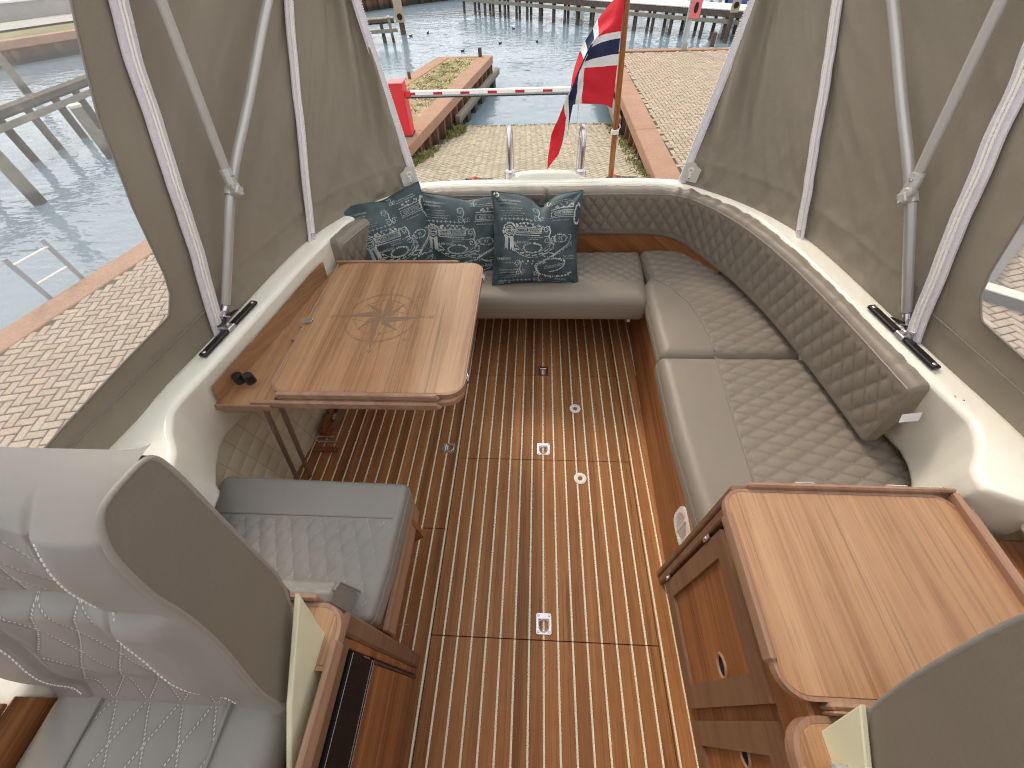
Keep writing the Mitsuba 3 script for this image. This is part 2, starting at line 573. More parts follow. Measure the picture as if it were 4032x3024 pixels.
def pier_fn(p, n, uv):
    g = fbm(p.x * 2.2, p.y * 2.2, 9.0, 4)
    s = fbm(p.x * 16, p.y * 10, 2.0, 3)
    c = mix((0.33, 0.25, 0.165), (0.24, 0.21, 0.10), smoothstep(0.45, 0.62, g))
    return c * (0.55 + 0.9 * s)


scene['pier_ground'] = principled(mikit.proc(pier_fn), 0.95)


def rust_fn(p, n, uv):
    g = fbm(p.x * 3, p.y * 3, p.z * 6, 4)
    s = noise(p.x * 70, p.y * 70, p.z * 70)
    return mix((0.30, 0.172, 0.115), (0.385, 0.235, 0.162), g) * (0.86 + 0.26 * s)


scene['rust_cap'] = principled(mikit.proc(rust_fn), 0.7, specular=0.3)


def rust2_fn(p, n, uv):
    g = fbm(p.x * 4, p.y * 4, p.z * 3, 4)
    wet = smoothstep(-2.2, -2.6, p.z)
    return mix(mix((0.10, 0.05, 0.035), (0.20, 0.10, 0.065), g), (0.03, 0.028, 0.02), wet)


scene['rust_wall'] = principled(mikit.proc(rust2_fn), 0.75, specular=0.3)


def timber_fn(p, n, uv):
    g = fbm(p.x * 8, p.y * 8, p.z * 8, 4)
    wet = smoothstep(-2.25, -2.55, p.z)
    return mix(mix((0.15, 0.14, 0.105), (0.27, 0.25, 0.20), g), (0.045, 0.04, 0.03), wet)


scene['timber'] = principled(mikit.proc(timber_fn), 0.85)


def darktimber_fn(p, n, uv):
    g = fbm(p.x * 8, p.y * 8, p.z * 8, 4)
    return mix((0.045, 0.035, 0.028), (0.13, 0.10, 0.08), g)


scene['dark_timber'] = principled(mikit.proc(darktimber_fn), 0.85)
plain('deck_pale', (0.55, 0.54, 0.50), 0.8)
plain('board_tan', (0.36, 0.30, 0.20), 0.7)
plain('red_paint', (0.60, 0.035, 0.045), 0.42, specular=0.4)
plain('pink_red', (0.62, 0.16, 0.17), 0.5)
plain('pale_blue_steel', (0.40, 0.48, 0.52), 0.45, metallic=0.2)
plain('white_paint', (0.80, 0.80, 0.80), 0.3)
plain('grey_rubber', (0.05, 0.05, 0.05), 0.7)
plain('reflector_red', (0.45, 0.02, 0.03), 0.25)
plain('galvanised', (0.33, 0.37, 0.42), 0.45, metallic=0.4)
plain('concrete', (0.34, 0.33, 0.31), 0.9)
plain('dark_grey', (0.15, 0.145, 0.14), 0.7)
plain('pale_concrete', (0.62, 0.60, 0.53), 0.85)
plain('tarpaulin', (0.045, 0.07, 0.27), 0.6)
plain('coot_black', (0.015, 0.015, 0.017), 0.7)
plain('yellow_paint', (0.75, 0.55, 0.02), 0.5)


def grass_fn(p, n, uv):
    return mix((0.10, 0.125, 0.028), (0.30, 0.30, 0.11), fbm(p.x * 5, p.y * 5, p.z * 5, 3))


scene['weed_green'] = tw({'type': 'principledthin', 'base_color': mikit.proc(grass_fn), 'roughness': 0.7, 'diff_trans': 0.7}) if False else principled(mikit.proc(grass_fn), 0.8)


def bank_fn(p, n, uv):
    g = fbm(p.x * 0.5, p.y * 0.5, 3.0, 4)
    return mix((0.10, 0.12, 0.045), (0.24, 0.21, 0.11), g)


scene['bank_grass'] = principled(mikit.proc(bank_fn), 0.95)


def wave(p, n, uv):
    a = fbm(p.x * 2.4 + p.y * 0.5, p.y * 5.0, 1.0, 3)
    b = noise(p.x * 0.7, p.y * 1.2, 4.0)
    return a * (0.35 + 0.9 * b)


scene['water_surface'] = tw({'type': 'bumpmap', 'arbitrary': mikit.proc(wave, 4e-3), 'scale': 0.03,
                             'bsdf': {'type': 'principled', 'base_color': {'type': 'rgb', 'value': [0.165, 0.225, 0.275]}, 'roughness': 0.05, 'specular': 0.9}})
scene['clear_film'] = {'type': 'thindielectric', 'int_ior': 1.35}
scene['milky_film'] = {'type': 'principledthin', 'base_color': {'type': 'rgb', 'value': [0.9, 0.92, 0.95]}, 'roughness': 0.4, 'diff_trans': 1.2, 'spec_trans': 0.0}
scene['vinyl_pane'] = {'type': 'blendbsdf', 'weight': 0.13, 'a': {'type': 'ref', 'id': 'clear_film'}, 'b': {'type': 'ref', 'id': 'milky_film'}}
# ================================================================== the boat: sole, mouldings, lining
XC = 0.045

# ---- the sole: planks with pale inlay strips, three lifting hatches
fl = struct('floor', 'varnished teak cabin sole with pale inlaid strips')
put(fl, cbox(-1.16, 1.25, -1.0, 1.93, -0.04, -0.014), 'dark_gap')
ST0, SP, IW = 0.0455, 0.049, 0.0032
HX0, HX1 = -0.340, 0.4285
YS = [-0.9, 0.208, 0.897, 1.40]
hatches = []
for a, b in zip(YS[:-1], YS[1:]):
    hk = key_for('hatch', fl)
    hatches.append(hk)
    labels[hk] = {'label': ['nearest floor hatch, cut off by the lower edge of the photo', 'long middle floor hatch with one ring pull and a pale socket',
                            'far floor hatch partly in the shade under the aft bench'][len(hatches) - 1]}


def plank(parent, x0, x1, y0, y1):
    x0, x1 = x0 + 0.0002, x1 - 0.0002
    if x1 - x0 > 0.002:
        part(parent, 'plank', cbox(x0, x1, y0, y1, -0.013, 0.0, 0.0006), 'floor_teak', smooth=False)


for k in range(-24, 12):
    a, b = ST0 + k * SP + IW, ST0 + (k + 1) * SP - IW
    left = [(-0.9, 0.572), (0.5745, 1.92)]
    for x0, x1, where in ((a, min(b, HX0 - 0.0012), 'L'), (max(a, HX0 + 0.0012), min(b, HX1 - 0.0012), 'C'), (max(a, HX1 + 0.0012), b, 'R')):
        if x1 - x0 < 0.002:
            continue
        if where == 'C':
            for hk, y0, y1 in zip(hatches, YS[:-1], YS[1:]):
                plank(hk, x0, x1, y0 + 0.0013, y1 - 0.0013)
            plank(fl, x0, x1, 1.4013, 1.92)
        elif where == 'L':
            for y0, y1 in left:
                plank(fl, x0, x1, y0, y1)
        else:
            plank(fl, x0, x1, -0.9, 1.92)
    x = ST0 + k * SP
    cuts = [-0.9, 0.208, 0.897, 1.40, 1.92] if HX0 < x < HX1 else ([-0.9, 0.573, 1.92] if x < HX0 else [-0.9, 1.92])
    for y0, y1 in zip(cuts[:-1], cuts[1:]):
        par = fl
        if HX0 < x < HX1 and y1 <= 1.41:
            par = hatches[YS.index(y0)]
        part(par, 'inlay', cbox(x - IW, x + IW, y0 + 0.0013, y1 - 0.0013, -0.013, -0.0003, 0.0004), 'holly', smooth=False)


def ring_pull(parent, x, y, ang=0.0, w=0.052, h=0.064):
    k = key_for('ring_pull', parent)
    m0 = round_poly([(-w / 2, -h / 2), (w / 2, -h / 2), (w / 2, h / 2), (-w / 2, h / 2)], 0.006)
    hole = Point(0, -0.006).buffer(0.0165, quad_segs=8)
    plate = prism(m0.difference(hole), 'z', 0.0002, 0.0028)
    dish = lathe([(0.0165, 0.0022), (0.015, -0.003), (0.010, -0.008), (0.0001, -0.009)], (0, -0.006, 0), 24)
    th = np.linspace(0, 2 * PI, 28)[:-1]
    ring = tube(np.c_[0.0165 * np.cos(th), -0.006 + 0.0185 * np.sin(th), np.full(27, 0.0042)], 0.0022, 8, closed=True)
    hinge = tube([(-0.018, 0.0135, 0.004), (0.018, 0.0135, 0.004)], 0.0028, 8)
    sides = [tube([(s * 0.017, 0.0135, 0.004), (s * 0.0175, -0.004, 0.0042)], 0.002, 8) for s in (-1, 1)]
    scr = [lathe([(0.0001, 0.0046), (0.003, 0.0042), (0.0042, 0.003), (0.0044, 0.002)], (sx * (w / 2 - 0.007), sy * (h / 2 - 0.007), 0), 10) for sx in (-1, 1) for sy in (-1, 1)]
    M = np.eye(4)
    c, s = math.cos(ang), math.sin(ang)
    M[:2, :2] = [[c, -s], [s, c]]
    M[:2, 3] = x, y
    put(k, transform(cat(plate, dish, ring, hinge, sides, scr), M), 'steel', smooth=35)


ring_pull(hatches[1], 0.046, 0.257)
ring_pull(hatches[2], 0.047, 0.953, w=0.058, h=0.060)
ring_pull(fl, 0.048, 1.432)
ring_pull(fl, -0.391, 0.945, PI / 2, w=0.05, h=0.06)
for par, x, y in ((hatches[2], 0.204, 1.186), (hatches[1], 0.206, 0.811)):
    k = key_for('table_socket', par)
    put(k, lathe([(0.0095, -0.012), (0.0105, 0.002), (0.013, 0.0038), (0.022, 0.0042), (0.0265, 0.0026), (0.027, 0.0)], (x, y, 0), 28), 'white_plastic')
    labels[k] = {'label': 'round pale plastic socket set in the sole'}

# ---- white moulded inner liner and coaming
RIM_IN = np.array([(0, 1.885), (.28, 1.884), (.50, 1.874), (.61, 1.84), (.70, 1.77), (.78, 1.665), (.835, 1.56), (.87, 1.43), (.905, 1.27), (.93, 1.10), (.95, .95),
                   (.972, .78), (.99, .67), (1.0, .60), (.972, .53), (.915, .455), (.899, .40), (.897, .2), (.897, -.9)])
RIM_OUT = np.array([(0, 1.935), (.29, 1.935), (.53, 1.918), (.66, 1.872), (.755, 1.80), (.835, 1.69), (.89, 1.58), (.932, 1.44), (.967, 1.28), (.992, 1.11), (1.012, .95),
                    (1.034, .79), (1.052, .68), (1.065, .60), (1.073, .53), (1.08, .455), (1.085, .39), (1.10, .2), (1.12, -.9)])
LOW = np.array([(0, 1.93, .30), (.28, 1.93, .3), (.52, 1.91, .3), (.64, 1.87, .3), (.74, 1.80, .3), (.83, 1.70, .3), (.89, 1.59, .3), (.93, 1.45, .3), (.97, 1.29, .3), (1.0, 1.11, .3), (1.03, .95, .36),
                (1.075, .80, .46), (1.075, .70, .49), (1.065, .645, .50), (1.03, .565, .51), (.975, .49, .535), (.925, .435, .56), (.915, .2, .56), (.915, -.9, .56)])


def curve(pts, u):
    s = np.linspace(0, 1, len(pts))
    return PchipInterpolator(s, pts, axis=0)(u)


U = np.linspace(0, 1, 150)
ri, ro, lo = curve(RIM_IN, U), curve(RIM_OUT, U), curve(LOW, U)
RIM_R, LOW_R = RIM_IN.copy(), LOW.copy()
RIM_R[15:] = [(.918, .462), (.912, .425), (.955, .395), (1.03, .372)]
LOW_R[15:] = [(.960, .482, .52), (.945, .432, .50), (.975, .398, .50), (1.04, .374, .50)]
RO_R = RIM_OUT.copy()
RO_R[15:] = [(1.08, .455), (1.084, .43), (1.088, .41), (1.095, .385)]
rir, ror, lor = curve(RIM_R, U), curve(RO_R, U), curve(LOW_R, U)


def rim_profile(i, ri, ro, lo):
    I, O, L = ri[i], ro[i], lo[i]
    rows = [(O[0] + 0.06, O[1] + (0.1 if i < 30 else 0.0), -1.1), (O[0] + 0.14, O[1] + (0.12 if i < 40 else 0), -.2), (O[0] + 0.12, O[1] + (0.10 if i < 40 else 0), .35), (O[0] + 0.05, O[1] + (0.03 if i < 40 else 0), 0.66), (O[0] + 0.012, O[1] + 0.003, 0.775), (O[0] + 0.004, O[1], 0.783)]
    z0 = 0.778
    for f in (0.1, 0.4, 0.65):
        p = O * (1 - f) + I * f
        rows.append((p[0], p[1], z0 + 0.004 * (1 - f)))
    d = (O - I) / (np.linalg.norm(O - I) + 1e-9)
    R = 0.018
    for a in np.linspace(0, PI / 2, 6):
        p = I + d * R * (1 - math.sin(a))
        rows.append((p[0], p[1], z0 - R + R * math.cos(a)))
    for f in (0.15, 0.4, 0.7, 0.95):
        p = I * (1 - f) + L[:2] * f
        bulge = 0.0
        rows.append((p[0] + bulge, p[1], (z0 - R - 0.004) * (1 - f) + L[2] * f))
    q = L[:2] + d * 0.012
    rows.append((L[0], L[1], L[2]))
    rows.append((q[0], q[1], L[2] - 0.004))
    rows.append((q[0] + d[0] * 0.03, q[1] + d[1] * 0.03, L[2] + 0.06))
    return rows


prof = np.array([rim_profile(i, ri, ro, lo) for i in range(len(U))])
profr = np.array([rim_profile(i, rir, ror, lor) for i in range(len(U))])
full = np.vstack([(prof * [-1, 1, 1])[::-1], profr[1:]])
full[:, :, 0] += XC
boat = thing('boat', 'white motor boat with teak lined open cockpit standing on the slipway', 'boat')
part(boat, 'coaming', grid(full), 'gelcoat', smooth=50, label='cream white moulded cockpit coaming')
# raised hump on the transom rim between the grab rails, keel bottom, deck forward
hump = spline([(-.13, 1.955, .778), (-.07, 1.957, .80), (.045, 1.958, .806), (.17, 1.957, .80), (.225, 1.955, .778)], 30)
P = np.array([[[x, 1.93 - 0.002, 0.776], [x, 1.935, z], [x, 1.975, z], [x, 2.0, 0.75]] for x, y, z in hump])
part(boat, 'transom_cap', grid(P), 'gelcoat', smooth=40)
part(boat, 'side_deck', cbox(XC + 1.0, XC + 1.25, -.9, .372, .70, .745, .01), 'gelcoat')
part(boat, 'side_shelf', cbox(.985, 1.25, -.9, .36, .60, .655, .006), 'panel_teak')
part(boat, 'light_block_roof', prism(Polygon([(-1.02, -1.6), (1.11, -1.6), (1.11, -.35), (-1.02, -.35)]), 'z', 1.93, 1.97, .01), 'gelcoat', smooth=False)  # unseen roof behind the camera, added to keep out sky light from ahead
part(boat, 'light_block_wall', prism(Polygon([(-1.1, .0), (1.2, .0), (1.2, 1.12), (-1.1, 1.12)]), 'y', -.98, -.95), 'panel_teak', smooth=False)  # unseen wall added to block low forward light and darken under the bench
part(boat, 'swim_platform', cbox(-.75, .84, 2.03, 2.42, .18, .24, .02), 'gelcoat')
part(boat, 'bottom', hexa([(-1.05, -1, -1.05), (1.15, -1, -1.05), (-1.05, 2.0, -1.05), (1.15, 2.0, -1.05), (0, -1, -1.3), (0.09, -1, -1.3), (0, 2, -1.3), (0.09, 2, -1.3)]), 'gelcoat', smooth=False)

# ---- quilted cream lining on the hull side below the coaming (port)
nu, nv = 150, 110
yy = np.linspace(0.25, 1.9, nu)
zz = np.linspace(-0.012, 0.66, nv)
Yg, Zg = np.meshgrid(yy, zz, indexing='ij')
base = np.interp(Yg, [0.25, .8, 1.15, 1.5, 1.75, 1.9], [-1.07, -1.062, -1.02, -.93, -.78, -.6])
for side, nm in ((-1, 'hull_lining'), (1, 'hull_lining')):
    a = Yg / 0.075 + 0.10 * Zg / 0.075
    b = Zg / 0.062 - 0.16 * Yg / 0.062
    bump = 0.007 * (np.sqrt(np.abs(np.sin(PI * a) * np.sin(PI * b)) + 1e-3)) + 0.004 * (meshkit.noise(np.stack([Yg * 9, Zg * 9, Yg * 0 + side], -1)) - 0.5)
    xb = base - 0.10 * np.maximum(Zg, 0) ** 1.3 + bump
    xb = xb if side < 0 else 2 * XC - xb
    part(boat, nm, grid(np.stack([xb, Yg, Zg], -1), flip=side > 0), 'lining', smooth=True, uv=np.stack([a, b], -1).reshape(-1, 2),
         label='quilted cream fabric lining on the hull side under the table' if side < 0 else None)
for sg, ue in ((1, .47), (-1, .62)):
    cc = curve(np.array([(0, 1.888), (.30, 1.887), (.53, 1.872), (.64, 1.835), (.745, 1.73), (.825, 1.59), (.88, 1.43), (.92, 1.27), (.955, 1.08), (.985, .90), (1.03, .705)]), np.linspace(0, ue, 80))
    G = np.array([[(XC + sg * x, y, z) for x, y in cc] for z in (.33, .58)])
    part(boat, 'backing_panel', grid(G), 'panel_teak', smooth=True, label='curved teak panel behind the seat cushions')
for x, y in ((1.050, .668), (1.062, .655)):
    part(boat, 'screw_hole', lathe([(.0001, .7795), (.0022, .7796)], (x, y, .0004), 8), 'dark_gap', smooth=False)
# bulkheads the sole ends at, aft wooden panel under the backrest
part(boat, 'aft_panel', prism(Polygon([(-.95, 0.0), (1.04, 0.0), (1.04, .60), (-.95, .60)]), 'y', 1.905, 1.92), 'panel_teak', smooth=False, label='teak panel behind the aft bench')

# ================================================================== settee base (starboard) and aft bench
st = thing('settee_base', 'long teak settee front with grooved cap rail along the starboard side of the sole', 'bench base')
P0, P1 = np.array([0.500, 0.445]), np.array([0.548, 1.90])


def along(y, d=0.0):
    t = (y - P0[1]) / (P1[1] - P0[1])
    return P0[0] + t * (P1[0] - P0[0]) + d


def strip(y0, y1, d0, d1, z0, z1, b=0.002):
    pts = []
    for y in (y0, y1):
        for d, z in ((d0 + b, z0), (d1 - b, z0), (d1, z0 + b), (d1, z1 - b), (d1 - b, z1), (d0 + b, z1), (d0, z1 - b), (d0, z0 + b)):
            pts.append((along(y, d), y, z))
    return hexa(pts)


part(st, 'front_panel', strip(0.447, 1.90, 0.0, 0.018, 0.0, 0.335), 'panel_teak', smooth=False)
part(st, 'cap_rail', strip(0.447, 1.90, -0.010, 0.012, 0.336, 0.362, 0.006), 'trim_wood')
part(st, 'cap_rail', strip(0.447, 1.90, 0.015, 0.036, 0.336, 0.366, 0.006), 'trim_wood')
part(st, 'seat_board', strip(0.447, 1.90, 0.040, 0.62, 0.335, 0.355), 'panel_teak', smooth=False)
part(st, 'screw_cap', lathe([(.0001, -.004), (.005, -.003), (.006, 0)], (along(0.80, -0.010), .80, .349), 12, 'x'), 'black_plastic')

vt = thing('air_vent', 'white oval louvred air vent on the teak settee front', 'vent')
VC = np.array([along(0.515) - 0.0005, 0.515, 0.262])
sl = np.array([0.0, 1.0, 0.0])
ell = [(0.062 * math.copysign(abs(math.cos(t)) ** 0.55, math.cos(t)), 0.062 * math.copysign(abs(math.sin(t)) ** 0.55, math.sin(t))) for t in np.linspace(0, 2 * PI, 40)[:-1]]
outer = Polygon([(VC[1] + a * 0.90, VC[2] + b) for a, b in ell])
inner = Point(0, 0).buffer(1, quad_segs=12)
inner = Polygon([(VC[1] + 0.043 * a, VC[2] + 0.05 * b) for a, b in inner.exterior.coords])
part(vt, 'rim', prism(outer.difference(inner), 'x', VC[0] - 0.008, VC[0]), 'white_plastic')
part(vt, 'back_plate', prism(inner, 'x', VC[0] - 0.002, VC[0] - 0.001), 'vent_shade')
part(vt, 'bridge', cbox(VC[0] - 0.010, VC[0] - 0.002, VC[1] - 0.0035, VC[1] + 0.0035, VC[2] - 0.05, VC[2] + 0.05), 'white_plastic')
for i in range(-4, 5):
    if i == 0:
        continue
    w = 0.048 * math.sqrt(max(0.05, 1 - (i * 0.0092 / 0.043) ** 2))
    part(vt, 'slat', cbox(VC[0] - 0.0075, VC[0] - 0.002, VC[1] + i * 0.0092 - 0.0022, VC[1] + i * 0.0092 + 0.0022, VC[2] - w, VC[2] + w, 0.001), 'white_plastic')

ab = thing('aft_bench', 'open aft bench frame carrying the cushion across the stern', 'bench base')
part(ab, 'seat_board', cbox(-.93, .53, 1.50, 1.90, .318, .330), 'panel_teak', smooth=False)
part(ab, 'seat_board', cbox(.542, 1.0, 1.62, 1.885, .3585, .3605), 'panel_teak', smooth=False)
part(ab, 'stop', cbox(.44, .455, 1.485, 1.50, .30, .318), 'white_plastic')
part(ab, 'batten', cbox(-.93, .53, 1.80, 1.83, .29, .3175), 'trim_wood')

# ================================================================== seat cushions
def seat(name, outline, z0, z1, label, field=None, rr=0.03, group=None, mat='vinyl', rot=PI / 2, wu=0.052, wv=0.075, pipe=None, pmat='piping', seed=0, crown=0.008, amp=0.0065, step=0.0065):
    k = thing(name, label, 'cushion', group)
    poly = outline if isinstance(outline, Polygon) else Polygon(outline)
    m, uv = cushion(poly, z0, z1, r=rr, q=field, rot=rot, wu=wu, wv=wv, seed=seed, crown=crown, amp=amp, step=step)
    part(k, 'cover', m, mat, smooth=True, uv=uv)
    if pipe is not None:
        tree = m.vertices
        from scipy.spatial import cKDTree
        V = np.array(m.vertices)
        up = V[:, 2] > (z0 + z1) / 2
        kd = cKDTree(V[up][:, :2])
        pp = densify(pipe, 0.006)
        _, idx = kd.query(pp, k=4)
        zz_ = V[up][:, 2][idx].max(1)
        zz_ = np.convolve(np.pad(zz_, 3, mode='edge'), np.ones(7) / 7, 'valid')
        part(k, 'piping', tube(np.c_[pp, zz_ + 0.0005], 0.0032, 8), pmat)
    # seam round the side
    ring = densify(poly.buffer(0.0022).exterior.coords, 0.01)[:-1]
    part(k, 'seam', tube(np.c_[ring, np.full(len(ring), z1 - rr - 0.010)], 0.0016, 6, closed=True), pmat)
    return k


aft_poly = round_poly([(-.90, 1.462), (.512, 1.462), (.522, 1.60), (.536, 1.868), (-.72, 1.868), (-.90, 1.66)], 0.03)
seat('seat_cushion', aft_poly, .331, .455, 'straight aft seat cushion with smooth padded front edge, pillows on it',
     field=Polygon([(-.88, 1.585), (.516, 1.585), (.53, 1.86), (-.7, 1.86), (-.88, 1.65)]), rr=0.045, rot=0.0, wu=0.062, wv=0.052, crown=0.012, seed=1,
     pipe=None)
cor = round_poly([(.530, 1.862), (.545, 1.64), (.505, 1.58), (.497, 1.13), (.503, 1.115), (1.082, 1.115), (1.03, 1.35), (.95, 1.62), (.85, 1.80), (.78, 1.868)], 0.022)
cf = Polygon([(.54, 1.855), (.553, 1.60), (.61, 1.535), (.665, 1.42), (.695, 1.27), (.70, 1.123), (1.06, 1.123), (1.0, 1.36), (.93, 1.61), (.83, 1.79), (.77, 1.86)])
seat('seat_cushion', cor, .367, .462, 'corner seat cushion with a curved seam and smooth bolster on its inner edge', field=cf, rr=0.035, rot=PI / 2 + 0.12, wu=0.050, wv=0.110, crown=0.010, seed=2,
     pipe=[(.548, 1.60), (.61, 1.535), (.665, 1.42), (.695, 1.27), (.70, 1.135)])
stb = round_poly([(.482, 1.108), (.474, .75), (.486, .436), (1.16, .436), (1.165, .60), (1.135, .85), (1.085, 1.108)], 0.02)
sf = Polygon([(.692, 1.10), (.672, .85), (.655, .445), (1.14, .445), (1.145, .60), (1.115, .85), (1.065, 1.10)])
seat('seat_cushion', stb, .367, .466, 'long starboard seat cushion running from the corner to the galley cabinet', field=sf, rr=0.036, rot=PI / 2 + 0.12, wu=0.050, wv=0.110, crown=0.010, seed=3,
     pipe=[(.692, 1.098), (.672, .85), (.655, .45)])
# port bench facing the table
pb = thing('port_bench', 'teak bench frame with a triangular knee bracket under the port bench cushion', 'bench base')
part(pb, 'seat_board', cbox(-1.0, -.402, .17, .545, .30, .345), 'panel_teak', smooth=False)
part(pb, 'side_rail', cbox(-.404, -.388, .165, .535, .265, .352, .004), 'trim_wood')
part(pb, 'side_rail', cbox(-.418, -.405, .165, .535, .20, .30, .002), 'panel_teak')
part(pb, 'knee_bracket', prism(Polygon([(-.402, .352), (-.388, .33), (-.375, .20), (-.385, .185), (-.46, .10), (-.475, .10), (-.475, .30)]), 'y', .470, .484), 'panel_teak', smooth=False, label='triangular teak knee under the bench end')
part(pb, 'plinth', cbox(-1.0, -.50, .20, .46, 0.0, .30), 'panel_teak', smooth=False)
pbp = round_poly([(-1.0, .168), (-.405, .168), (-.393, .30), (-.389, .552), (-1.0, .562)], 0.022)
pbf = Polygon([(-.985, .175), (-.428, .175), (-.420, .30), (-.413, .432), (-.985, .432)])
seat('seat_cushion', pbp, .353, .450, 'port bench cushion between the table and the helm seat', field=pbf, rr=0.016, mat='vinyl_grey', rot=-0.10, wu=0.050, wv=0.084, crown=0.004, amp=0.005, seed=4,
     pipe=[(-.985, .438), (-.413, .438)], pmat='piping_grey', step=0.0055)
bk = thing('back_cushion', 'small upright grey back cushion at the forward end of the port bench', 'cushion')
bpts = round_poly([(.178, .452), (.238, .452), (.226, .60), (.200, .612), (.176, .606)], .012)
m = prism(bpts, 'x', -.98, -.452, .006)
part(bk, 'cover', m, 'vinyl_grey', smooth=40, uv=None)
part(bk, 'piping', tube([(-.450, .238, .455), (-.450, .227, .592), (-.450, .205, .609)], .003, 8), 'piping_grey')

# ================================================================== backrests following the coaming
BR = np.array([(0, 1.858), (.30, 1.857), (.52, 1.848), (.62, 1.815), (.715, 1.715), (.79, 1.58), (.845, 1.42), (.885, 1.26), (.915, 1.08), (.938, .90), (.958, .705)])


def backrest(name, sgn, u0, u1, label, z0=.53, z1=.770):
    k = thing(name, label, 'backrest')
    s = np.linspace(0, 1, 400)
    c = curve(BR, s)
    ri_ = np.stack([np.interp(np.linspace(0, 1, 400), np.linspace(0, 1, 400), curve(RIM_IN[:13], s)[:, j]) for j in (0, 1)], 1)
    L = np.r_[0, np.cumsum(np.linalg.norm(np.diff(c, axis=0), axis=1))]
    if sgn < 0:
        c = c * [-1, 1]
    a0, a1 = u0 * L[-1], u1 * L[-1]
    n = int((a1 - a0) / 0.0062)
    l = np.linspace(a0, a1, n)
    px, py = np.interp(l, L, c[:, 0]), np.interp(l, L, c[:, 1])
    tx, ty = np.gradient(px), np.gradient(py)
    nn = np.c_[-ty, tx] / np.hypot(tx, ty)[:, None]
    nn *= np.where((nn * (np.c_[px, py] - [0, .9])).sum(1) > 0, 1, -1)[:, None]     # pointing outboard
    # profile: (outboard, height): bottom back -> front face -> top -> back
    # the face leans inboard towards the top
    fr = []
    H = z1 - z0
    face = np.linspace(0, 1, 34)
    rad = 0.022
    prof_ = [(0.055, z0 + .004), (0.03, z0)]
    for a in np.linspace(0, PI / 2, 5):
        prof_.append((0.012 + rad * (1 - math.sin(a)), z0 + rad * (1 - math.cos(a))))
    nb = len(prof_)
    for f in face[1:]:
        prof_.append((0.012 - 0.030 * f, z0 + rad + (H - rad - 0.024) * f))
    nf = len(prof_)
    for a in np.linspace(0.2, PI / 2, 5):
        prof_.append((-0.018 + 0.024 * (1 - math.cos(a)), z1 - 0.024 + 0.024 * math.sin(a)))
    for t in (0.35, 0.7, 1.0):
        prof_.append((0.006 + 0.043 * t, z1 - 0.003 * t))
    prof_.append((0.054, z1 - 0.03))
    prof_ = np.array(prof_)
    tl = np.r_[0, np.cumsum(np.linalg.norm(np.diff(prof_, axis=0), axis=1))]
    P = np.zeros((n, len(prof_), 3))
    u = np.repeat(l[:, None], len(prof_), 1) / 0.056
    v = np.repeat(tl[None], n, 0) / 0.088
    h, uv = quilt(u + 0.25 * v, v, 0.007)
    tmask = smooth01(tl, tl[nb] - 0.010, tl[nb] + 0.012) * (1 - smooth01(tl, tl[nf - 1] - 0.016, tl[nf - 1] - 0.004))
    emask = smooth01(np.minimum(l - a0, a1 - l), 0.004, 0.022)
    mask = tmask[None] * emask[:, None]
    pn = np.gradient(prof_, axis=0)
    pn = np.c_[-pn[:, 1], pn[:, 0]]
    pn /= np.linalg.norm(pn, axis=1, keepdims=True)
    # gathers along the top edge
    wr = meshkit.noise(np.stack([u * 2.3, v * 0.6, v * 0 + sgn], -1)) - 0.5
    curvy = smooth01(np.abs(np.gradient(np.unwrap(np.arctan2(ty, tx)))), 0.004, 0.02)
    topmask = smooth01(tl, tl[nf - 1] - 0.03, tl[nf - 1] + 0.02) * (1 - smooth01(tl, tl[-3], tl[-1]))
    disp = h * mask + wr * 0.012 * topmask[None] * (0.3 + 1.1 * curvy[:, None]) + 0.004 * (meshkit.fbm(np.stack([u * .35, v * .35, v * 0 + 4.0], -1), 3) - 0.5) * mask
    seam_t = np.exp(-((tl - (tl[nf - 1] - 0.002)) / 0.0022) ** 2)
    disp = disp - 0.0028 * seam_t[None] * emask[:, None]
    edge = 1 - np.sqrt(np.clip(np.minimum(l - a0, a1 - l) / 0.014, 0, 1) * (2 - np.clip(np.minimum(l - a0, a1 - l) / 0.014, 0, 1)))
    q = prof_[None] + pn[None] * disp[..., None]
    mid = np.array([0.022, (z0 + z1) / 2])
    q = q + (mid - q) * (edge * 0.10)[:, None, None]
    P[..., 0] = px[:, None] + nn[:, None, 0] * q[..., 0]
    P[..., 1] = py[:, None] + nn[:, None, 1] * q[..., 0]
    drop = .038 * smooth01(l / L[-1], .30, .48)
    P[..., 2] = q[..., 1] - drop[:, None] * np.clip((z1 - q[..., 1]) / H, 0, 1)
    uv = np.where(mask[..., None] > 0.5, uv, 0.5)
    P[..., 0] += XC
    part(k, 'cover', grid(P, flip=sgn > 0), 'vinyl', smooth=True, uv=uv.reshape(-1, 2))
    for e, nm in ((0, 'end'), (n - 1, 'end')):
        c0 = P[e].mean(0)
        V = np.vstack([P[e], c0])
        m_ = len(P[e])
        F = [[i, i + 1, m_] for i in range(m_ - 1)] + [[m_ - 1, 0, m_]]
        part(k, 'end_panel', trimesh.Trimesh(V, F, process=False), 'vinyl', smooth=False, uv=np.full((m_ + 1, 2), .5))
    ja = nf - 2
    for dj, rr_ in ((ja + 2, .0015),):
        line = P[2:-2, dj] + np.array([0, 0, 0.001])
        part(k, 'stitching', tube(line[::2], rr_, 5), 'thread')
    return k, P


